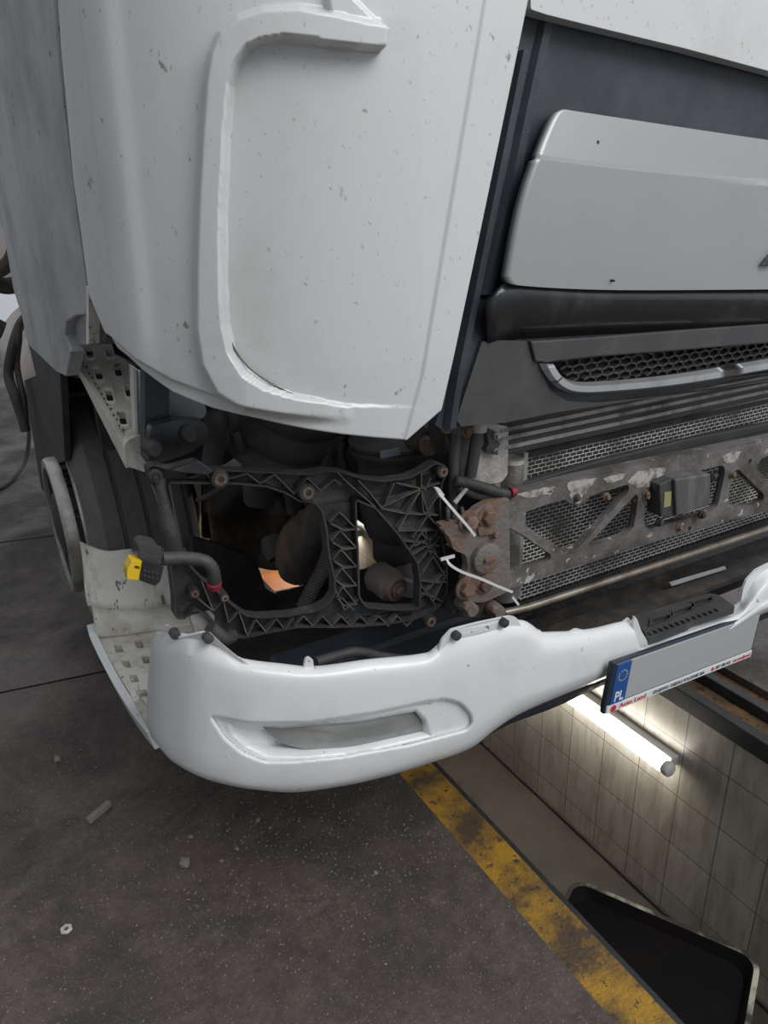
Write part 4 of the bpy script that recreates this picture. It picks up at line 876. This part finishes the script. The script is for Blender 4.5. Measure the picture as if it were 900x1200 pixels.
# ---- BUMPER
RW = [
 ([(182, 750), (210, 751), (240, 757), (265, 770), (285, 781), (330, 786), (362, 788), (430, 781), (495, 774), (512, 763), (528, 745), (560, 739), (600, 732), (612, 733), (640, 748), (690, 743), (742, 733), (747, 750), (800, 733), (850, 716), (865, 706), (876, 689), (886, 671), (900, 661), (960, 640)], .045),
 ([(183, 742), (210, 743), (240, 750), (265, 762), (285, 773), (330, 779), (362, 782), (430, 774), (500, 766), (515, 755), (530, 740), (560, 734), (600, 727), (612, 728), (640, 743), (690, 738), (742, 728), (748, 756), (800, 739), (850, 722), (866, 713), (877, 698), (887, 682), (900, 671), (960, 650)], .028),
 ([(178, 762), (210, 768), (240, 776), (265, 783), (285, 788), (330, 793), (362, 794), (430, 789), (500, 780), (530, 770), (560, 762), (600, 745), (612, 744), (640, 755), (690, 750), (742, 742), (750, 762), (800, 745), (850, 728), (868, 720), (880, 708), (890, 696), (900, 687), (960, 666)], .004),
 ([(175, 790), (200, 802), (240, 817), (300, 829), (400, 829), (500, 812), (560, 793), (600, 775), (650, 767), (700, 762), (742, 757), (752, 767), (800, 750), (850, 733), (875, 723), (900, 703), (960, 684)], -.004),
 ([(174, 815), (200, 838), (240, 855), (300, 868), (400, 868), (500, 850), (550, 830), (600, 800), (650, 788), (700, 775), (750, 770), (800, 754), (850, 737), (900, 706), (960, 692)], -.008),
 ([(174, 838), (200, 865), (240, 885), (300, 899), (400, 897), (480, 880), (540, 858), (575, 838), (600, 820), (650, 803), (700, 786), (750, 773), (800, 757), (850, 739), (900, 710), (960, 697)], -.010),
 ([(176, 855), (200, 884), (240, 905), (300, 919), (370, 918), (440, 905), (500, 887), (550, 868), (580, 846), (600, 832), (650, 811), (700, 792), (750, 776), (800, 759), (850, 741), (900, 713), (960, 700)], -.006),
 ([(180, 864), (205, 892), (250, 914), (300, 924), (340, 927), (400, 920), (450, 909), (500, 894), (550, 876), (578, 855), (600, 840), (650, 817), (700, 797), (750, 778), (800, 761), (850, 743), (900, 716), (960, 703)], .012),
 ([(190, 858), (215, 884), (250, 905), (300, 915), (340, 917), (400, 910), (450, 899), (500, 884), (550, 866), (578, 846), (600, 832), (650, 812), (700, 793), (750, 775), (800, 758), (850, 740), (900, 712), (960, 700)], .10)]
def pch(x, xp, yp):                    # monotone smooth interpolation
    xp = np.array(xp, float); yp = np.array(yp, float); h_ = np.diff(xp); dl = np.diff(yp)/h_; m_ = np.zeros(len(xp))
    m_[0] = dl[0]; m_[-1] = dl[-1]
    for i in range(1, len(xp)-1): m_[i] = 0 if dl[i-1]*dl[i] <= 0 else 2*dl[i-1]*dl[i]/(dl[i-1]+dl[i])
    i = np.clip(np.searchsorted(xp, x)-1, 0, len(h_)-1); t = (x-xp[i])/h_[i]
    return (2*t**3-3*t**2+1)*yp[i]+(t**3-2*t**2+t)*h_[i]*m_[i]+(-2*t**3+3*t**2)*yp[i+1]+(t**3-t**2)*h_[i]*m_[i+1]
def Yb_(x): return float(pch(np.array([x]), [170, 176, 185, 200, 225, 250, 300, 400, 500, 600, 700, 1000], [1.44, 1.38, 1.32, 1.265, 1.205, 1.17, 1.125, 1.075, 1.05, 1.035, 1.03, 1.03])[0])
NC = 800; RN = 20
xs_ = np.linspace(0, 1, NC+1)
KX = np.zeros((len(RW), NC+1)); KY = KX.copy(); KD = KX.copy()
for j, (l, dy) in enumerate(RW):
    xl = l[0][0]; x = xl+(960-xl)*xs_; KX[j] = x; KY[j] = pch(x, [a[0] for a in l], [a[1] for a in l]); KD[j] = [Yb_(q)+dy for q in x]
vt = np.linspace(0, len(RW)-1, (len(RW)-1)*RN+1)
def rs(K): return np.array([pch(vt, np.arange(len(RW)), K[:, i]) for i in range(NC+1)]).T
GX, GY, GD = rs(KX), rs(KY), rs(KD)
pp = np.stack([GX.ravel(), GY.ravel()], 1)
recess = [(246, 838), (300, 847), (360, 846), (430, 836), (490, 823), (520, 818), (540, 823), (552, 836), (554, 848), (546, 856), (480, 873), (400, 887), (350, 892), (310, 893), (283, 882), (262, 864)]
recess = [tuple(q) for q in roundpoly(recess, 6, 3)]
dd = inpoly_dist(pp, recess)
dep = sstep(-.8, 1.2, dd)*.010
deep = [(268, 846), (330, 851), (420, 844), (486, 832), (498, 842), (505, 862), (420, 882), (350, 888), (312, 887), (288, 876), (272, 860)]
d3 = inpoly_dist(pp, deep); wd = 4+14*np.clip((pp[:, 1]-(853-.11*(pp[:, 0]-330)))/25, 0, 1); dep += np.clip((d3+1)/wd, 0, 1)**1.2*.034*np.clip((pp[:, 0]-255)/70, 0, 1)
gr = inpoly_dist(pp, recess); 
GDf = GD.ravel()+dep
VB = np.array([P(a, b, Y=c) for (a, b), c in zip(pp, GDf)]).reshape(len(vt), NC+1, 3)
bp_ = gridmesh(VB).build('bumper', 'white_bumper', T, smooth=180, label='white front bumper with a fog lamp opening')
q = bp_.modifiers.new('s', 'SOLIDIFY'); q.thickness = .005; q.offset = 0
# fog lamp lens
lens = roundpoly([(305, 849), (360, 851), (430, 843), (484, 833), (493, 845), (500, 859), (450, 868), (400, 878), (362, 879), (335, 873), (318, 862)], 6)
Lc = [P(a, b, Y=Yb_(a)+.014) for a, b in lens]
cc = sum(Lc)/len(Lc); n = len(Lc); vs = list(Lc); fs = []
for k, (s_, o_) in enumerate(((.8, -.004), (.5, -.009), (.2, -.011))):
    for p_ in Lc: vs.append(cc+(p_-cc)*s_+np.array([0, o_, 0]))
for k in range(3):
    for i in range(n): fs.append((k*n+i, k*n+(i+1) % n, (k+1)*n+(i+1) % n, (k+1)*n+i))
fs.append(tuple(3*n+i for i in range(n)))
back = [p_+np.array([0, .03, 0]) for p_ in Lc]; o0 = len(vs); vs += back
for i in range(n): fs.append((i, (i+1) % n, o0+(i+1) % n, o0+i))
lam = MB().add(vs, fs).build('fog_lamp', 'lamp_glass', bp_, smooth=50, label='cloudy grey fog lamp lens')
# mounting flanges on bumper top
def flange(pts, Yo, name='mount_tab', holes=()):
    return MB().poly([P(a, b, Y=Yb_(a)+Yo) for a, b in pts], (0, .006, 0), [[P(a, b, Y=Yb_(a)+Yo) for a, b in h_] for h_ in holes]).build(name, 'white_bumper', bp_, bevel=.0015)
def circ(x, y, r, n=10): return [(x+r*math.cos(2*math.pi*k/n), y+r*math.sin(2*math.pi*k/n)) for k in range(n)]
flange(roundpoly([(190, 752), (191, 736), (197, 732), (204, 740), (208, 748), (238, 741), (247, 742), (262, 756), (285, 775), (300, 784), (240, 776), (190, 765)], 3), .012)
flange(roundpoly([(512, 770), (518, 750), (529, 738), (560, 730), (598, 722), (606, 724), (612, 736), (640, 748), (600, 752), (540, 770)], 3), .012, holes=[circ(571, 736, 3.0), circ(553, 741, 1.2, 6)])
flange(roundpoly([(356, 785), (358, 773), (362, 770), (367, 773), (368, 785)], 2), .02, holes=[circ(362, 775, 1.3, 6)])
flange(roundpoly([(604, 738), (628, 742), (633, 738), (636, 742), (668, 741), (676, 737), (690, 740), (716, 733), (730, 730), (738, 724), (741, 732), (735, 745), (650, 755), (612, 748)], 2), .022)
flange(roundpoly([(744, 765), (742, 728), (744, 722), (747, 726), (752, 740), (758, 750), (762, 765)], 1.5), .006)
flange(roundpoly([(858, 718), (868, 706), (871, 690), (875, 680), (886, 668), (900, 661), (960, 640), (960, 650), (900, 672), (882, 690)], 2), .034)
for x, y, Yo in ((244, 748, .008), (205, 743, .008), (535, 745, .006), (591, 730, .006)):
    c = P(x, y, Y=Yb_(x)+Yo); MB().lathe(c+(0, -.006, 0), c+(0, .01, 0), [(0, .004), (.1, .0095), (1, .0095)], 18).build('rubber_plug', 'rubber', bp_, smooth=40)
# lower dark valance
Gd = []
for l, y in (([(566, 858), (590, 838), (610, 829), (650, 812), (700, 792), (750, 775), (800, 757), (850, 739), (900, 713), (1000, 685)], 1.045),
             ([(572, 862), (592, 851), (612, 843), (650, 829), (700, 806), (750, 786), (800, 767), (850, 748), (900, 724), (1000, 695)], 1.075),
             ([(580, 858), (596, 848), (620, 838), (660, 825), (704, 803), (750, 784), (800, 765), (850, 746), (900, 722), (1000, 693)], 1.16)):
    Gd.append(smooth([P(a, b, Y=y) for a, b in l], 5))
o = gridmesh(np.array(Gd)).build('lower_valance', 'navy_plastic', T, smooth=60, label='dark lower lip under the bumper'); q = o.modifiers.new('s', 'SOLIDIFY'); q.thickness = .005
# centre foot tread in the bumper
zg = P(762, 746, Y=1.05)[2]
gh = []
for x, y in ((775, 727), (800, 717), (824, 706)):
    gh.append(PP([(x-11, y+4.5), (x-10, y), (x+10, y-6), (x+10, y-1.5)], Z=zg))
ft = MB().poly(PP(roundpoly([(745, 727), (760, 748), (806, 731), (812, 726), (862, 711), (842, 697), (830, 695), (742, 721)], 2), Z=zg), (0, 0, -.02), gh).build('foot_tread', 'black_trim', T, bevel=.002, label='black grated foot tread in the bumper')
mb = MB()
for k in range(13):
    p0 = P(762+k*6.5, 743-k*2.3, Z=zg+.001); mb.box(p0-(.003, .006, 0), p0+(.003, .006, .005))
mb.build('tread_teeth', 'black_trim', ft)
for x, y in ((775, 727), (800, 717), (824, 706)):
    o1 = PP([(x-14, y+7), (x-13, y-1), (x+13, y-9), (x+13, y-3)], Z=zg+.002); i1 = PP([(x-11, y+4.5), (x-10, y), (x+10, y-6), (x+10, y-1.5)], Z=zg+.002)
    MB().poly(o1, (0, 0, .004), [i1]).build('tread_frame', 'black_trim', ft)
# ---- number plate
PY = 1.0
c1 = P(717, 777, Y=PY); c2 = P(888, 719, Y=PY); c3 = P(880, 768, Y=PY); c4 = P(712, 835, Y=PY)
xl, xr = (c1[0]+c4[0])/2, (c2[0]+c3[0])/2; zt1 = (c1[2]+c2[2])/2; zb1 = (c3[2]+c4[2])/2
hd = MB().box((xl-.004, PY, zb1-.002), (xr+.004, PY+.014, zt1+.001)).build('plate_holder', 'plate_black', T, bevel=.003, label='number plate in a black holder')
zs = zb1+.020
MB().box((xl, PY-.003, zb1), (xr, PY+.002, zs)).build('holder_strip', 'holder_white', hd, bevel=.001, label='white strip with dealer print')
zp = zs+.004
MB().box((xl+.006, PY-.003, zp), (xr-.006, PY+.002, zt1-.004)).build('number_plate', 'plate_face', hd, bevel=.001, label='blank grey number plate face')
MB().box((xl+.006, PY-.005, zp), (xl+.050, PY, zt1-.004)).build('euro_band', 'plate_blue', hd, bevel=.001, label='blue band reading PL')
sc = np.array([xl+.028, PY-.0055, zt1-.036])
mb = MB()
for k in range(12):
    a = k*math.pi/6; c = sc+(math.cos(a)*.013, 0, math.sin(a)*.013)
    pts = [c+((.0026 if j % 2 == 0 else .0011)*math.sin(j*math.pi/5), 0, (.0026 if j % 2 == 0 else .0011)*math.cos(j*math.pi/5)) for j in range(10)]
    mb.poly(pts, (0, -.0005, 0))
mb.build('euro_stars', 'star_yellow', hd)
def text(s, x, z, size, m, name, width=None, bold=0):
    cu = bpy.data.curves.new('t', 'FONT'); cu.body = s; cu.size = size; cu.extrude = .0003; cu.offset = bold
    to = bpy.data.objects.new('t', cu); C.objects.link(to); bpy.context.view_layer.update()
    me = bpy.data.meshes.new_from_object(to.evaluated_get(bpy.context.evaluated_depsgraph_get())); bpy.data.objects.remove(to)
    vs = [v.co.copy() for v in me.vertices]; fs = [tuple(p.vertices) for p in me.polygons]
    w0 = max(v.x for v in vs); k = (width/w0) if width else 1
    return MB().add([(x+v.x*k, PY-.0056-v.z+(.0018 if z < zs else 0), z+v.y) for v in vs], fs).build(name, m, hd)
text('PL', xl+.0135, zp+.006, .036, 'holder_white', 'country_letters', width=.029, bold=.0006)
text('Auto Land', xl+.038, zb1+.0055, .016, 'print_red', 'dealer_print', width=.085, bold=.0002)
text('GRAJEWO, OSIEDLE POŁUDNIE 20A', xl+.145, zb1+.006, .0125, 'print_grey', 'address_print', width=.185, bold=.0002)
text('507 100 415', xr-.148, zb1+.006, .0125, 'print_grey', 'phone_print', width=.06, bold=.0002)
text('auto-moto@onet.pl', xr-.078, zb1+.006, .0125, 'print_red', 'mail_print', width=.072)
MB().cyl((xl+.02, PY-.0042, zb1+.0098), (xl+.02, PY-.003, zb1+.0098), .0085, 12).build('dealer_mark', 'print_red', hd)
MB().cyl((xr-.158, PY-.0042, zb1+.0098), (xr-.158, PY-.003, zb1+.0098), .005, 10).build('phone_mark', 'print_red', hd)

# the plate hangs slightly askew
TL, TR, BL, BR = P(717, 778, Y=.99), P(889, 720, Y=1.03), P(712, 836, Y=.99), P(881, 767, Y=1.03)
ctr = (TL+TR+BL+BR)/4; ex = (TR+BR-TL-BL)/2; lx_ = np.linalg.norm(ex); ex /= lx_; ez = (TL+TR-BL-BR)/2; lz_ = np.linalg.norm(ez); ez -= ex*np.dot(ex, ez); ez /= np.linalg.norm(ez); ey = np.cross(ez, ex)
oc = np.array([(xl+xr)/2, PY, (zt1+zb1)/2]); tl_ = np.array(T['_o'])
for ob_ in [hd]+list(hd.children):
    for v_ in ob_.data.vertices:
        p_ = np.array(v_.co)+tl_-oc; q_ = ctr+ex*p_[0]*lx_/(xr-xl)+ey*p_[1]+ez*p_[2]*lz_/(zt1-zb1); v_.co = q_-tl_

# ================================================================== LOOSE THINGS
def stone(loc, r, name, m, lab, cat, group=None, el=(1, 1, .6), seed=0):
    rnd = random.Random(seed); bm = bmesh.new(); bmesh.ops.create_icosphere(bm, subdivisions=1, radius=1)
    for v in bm.verts:
        f_ = 1+rnd.uniform(-.25, .25); v.co = Vector((v.co.x*el[0]*f_, v.co.y*el[1]*f_, max(v.co.z, -.5)*el[2]*f_))*r
    zmin = min(v.co.z for v in bm.verts)
    for v in bm.verts: v.co.z -= zmin
    me = bpy.data.meshes.new(name); bm.to_mesh(me); bm.free(); me.materials.append(MATS[m]); o = bpy.data.objects.new(name, me); C.objects.link(o)
    o.location = (loc[0], loc[1], 0); o.rotation_euler.z = rnd.uniform(0, 6); tag(o, lab, cat, group); return o
a = P(102, 961, Z=.01); b = P(129, 941, Z=.01)
d_ = (b-a)/np.linalg.norm(b-a); n_ = np.cross(d_, [0, 0, 1.])*.011
tag(MB().hexa([a-n_*.8-(0, 0, .01), b-n_-(0, 0, .01), b+n_*.6-(0, 0, .01), a+n_-(0, 0, .01)], [a-n_*.7+(0, 0, .004), b-n_*.8+(0, 0, .008), b+n_*.5+(0, 0, .008), a+n_*.8+(0, 0, .004)]).build('wood_chip', 'wood_chip', None, bevel=.002),
    'grey splintered wood chip lying on the dark floor left of the bumper', 'wood chip')
c = P(78, 1090, Z=.0)
tag(MB().lathe(c, c+(0, 0, .006), [(0, .006), (0, .013), (.2, .014), (.8, .014), (1, .012), (1, .006), (0, .006)], 6, cap=False).build('hex_nut', 'zinc', None), 'small pale hexagon nut on the floor near the left edge', 'nut')
big = [(217, 1013, .016, 'light grey stone on the floor below the lamp end of the bumper'), (68, 890, .013, 'flat pale stone on the floor left of the wood chip'), (224, 981, .007, 'small dark stone on floor just above the light grey stone'),
       (278, 995, .007, 'small grey pebble right of the light grey stone'), (302, 962, .008, 'grey pebble under the bumper middle'), (260, 1009, .005, 'tiny pale pebble beside the light grey stone'),
       (440, 1023, .006, 'pale chip of stone left of the yellow line'), (452, 1130, .004, 'tiny pale stone left of yellow line near the photo bottom')]
for i, (x, y, r, lab) in enumerate(big): stone(P(x, y, Z=0), r, 'pebble', 'stone', lab, 'pebble', 'pebbles on the workshop floor', (1.2, .9, .5), i)
mb = MB(); rnd = random.Random(3)
for k in range(1500):
    if k < 900: x = rnd.gauss(350, 140); y = rnd.gauss(1000, 70)
    else: x = rnd.uniform(-50, 720); y = rnd.uniform(860, 1230)
    if y < 700: continue
    p_ = P(x, y, Z=0)
    if p_[0] > SX0-.01 or p_[0] < -2 or p_[1] < 0: continue
    r = rnd.choice([.0015, .002, .0026, .0036]); a = rnd.uniform(0, 6)
    vs = [p_+(r*math.cos(a+q*2.1), r*math.sin(a+q*2.1), 0) for q in range(3)]+[p_+(0, 0, r*1.1)]
    mb.add(vs, [(0, 1, 2), (0, 1, 3), (1, 2, 3), (2, 0, 3)])
o = mb.build('grit', 'stone', None); tag(o, 'fine pale grit scattered over the dark floor in front of the bumper', 'grit', kind='stuff')
# hose hanging at far left
o = MB().tube([P(32, 480, Z=.35), P(34, 510, Z=.2), P(30, 540, Z=.06), P(16, 560, Z=.015), P(0, 572, Z=.012), P(-25, 580, Z=.012)], .012, 10).build('air_hose', 'rubber', None, smooth=60)
tag(o, 'thin black air hose curving down to the floor at the far left', 'hose')
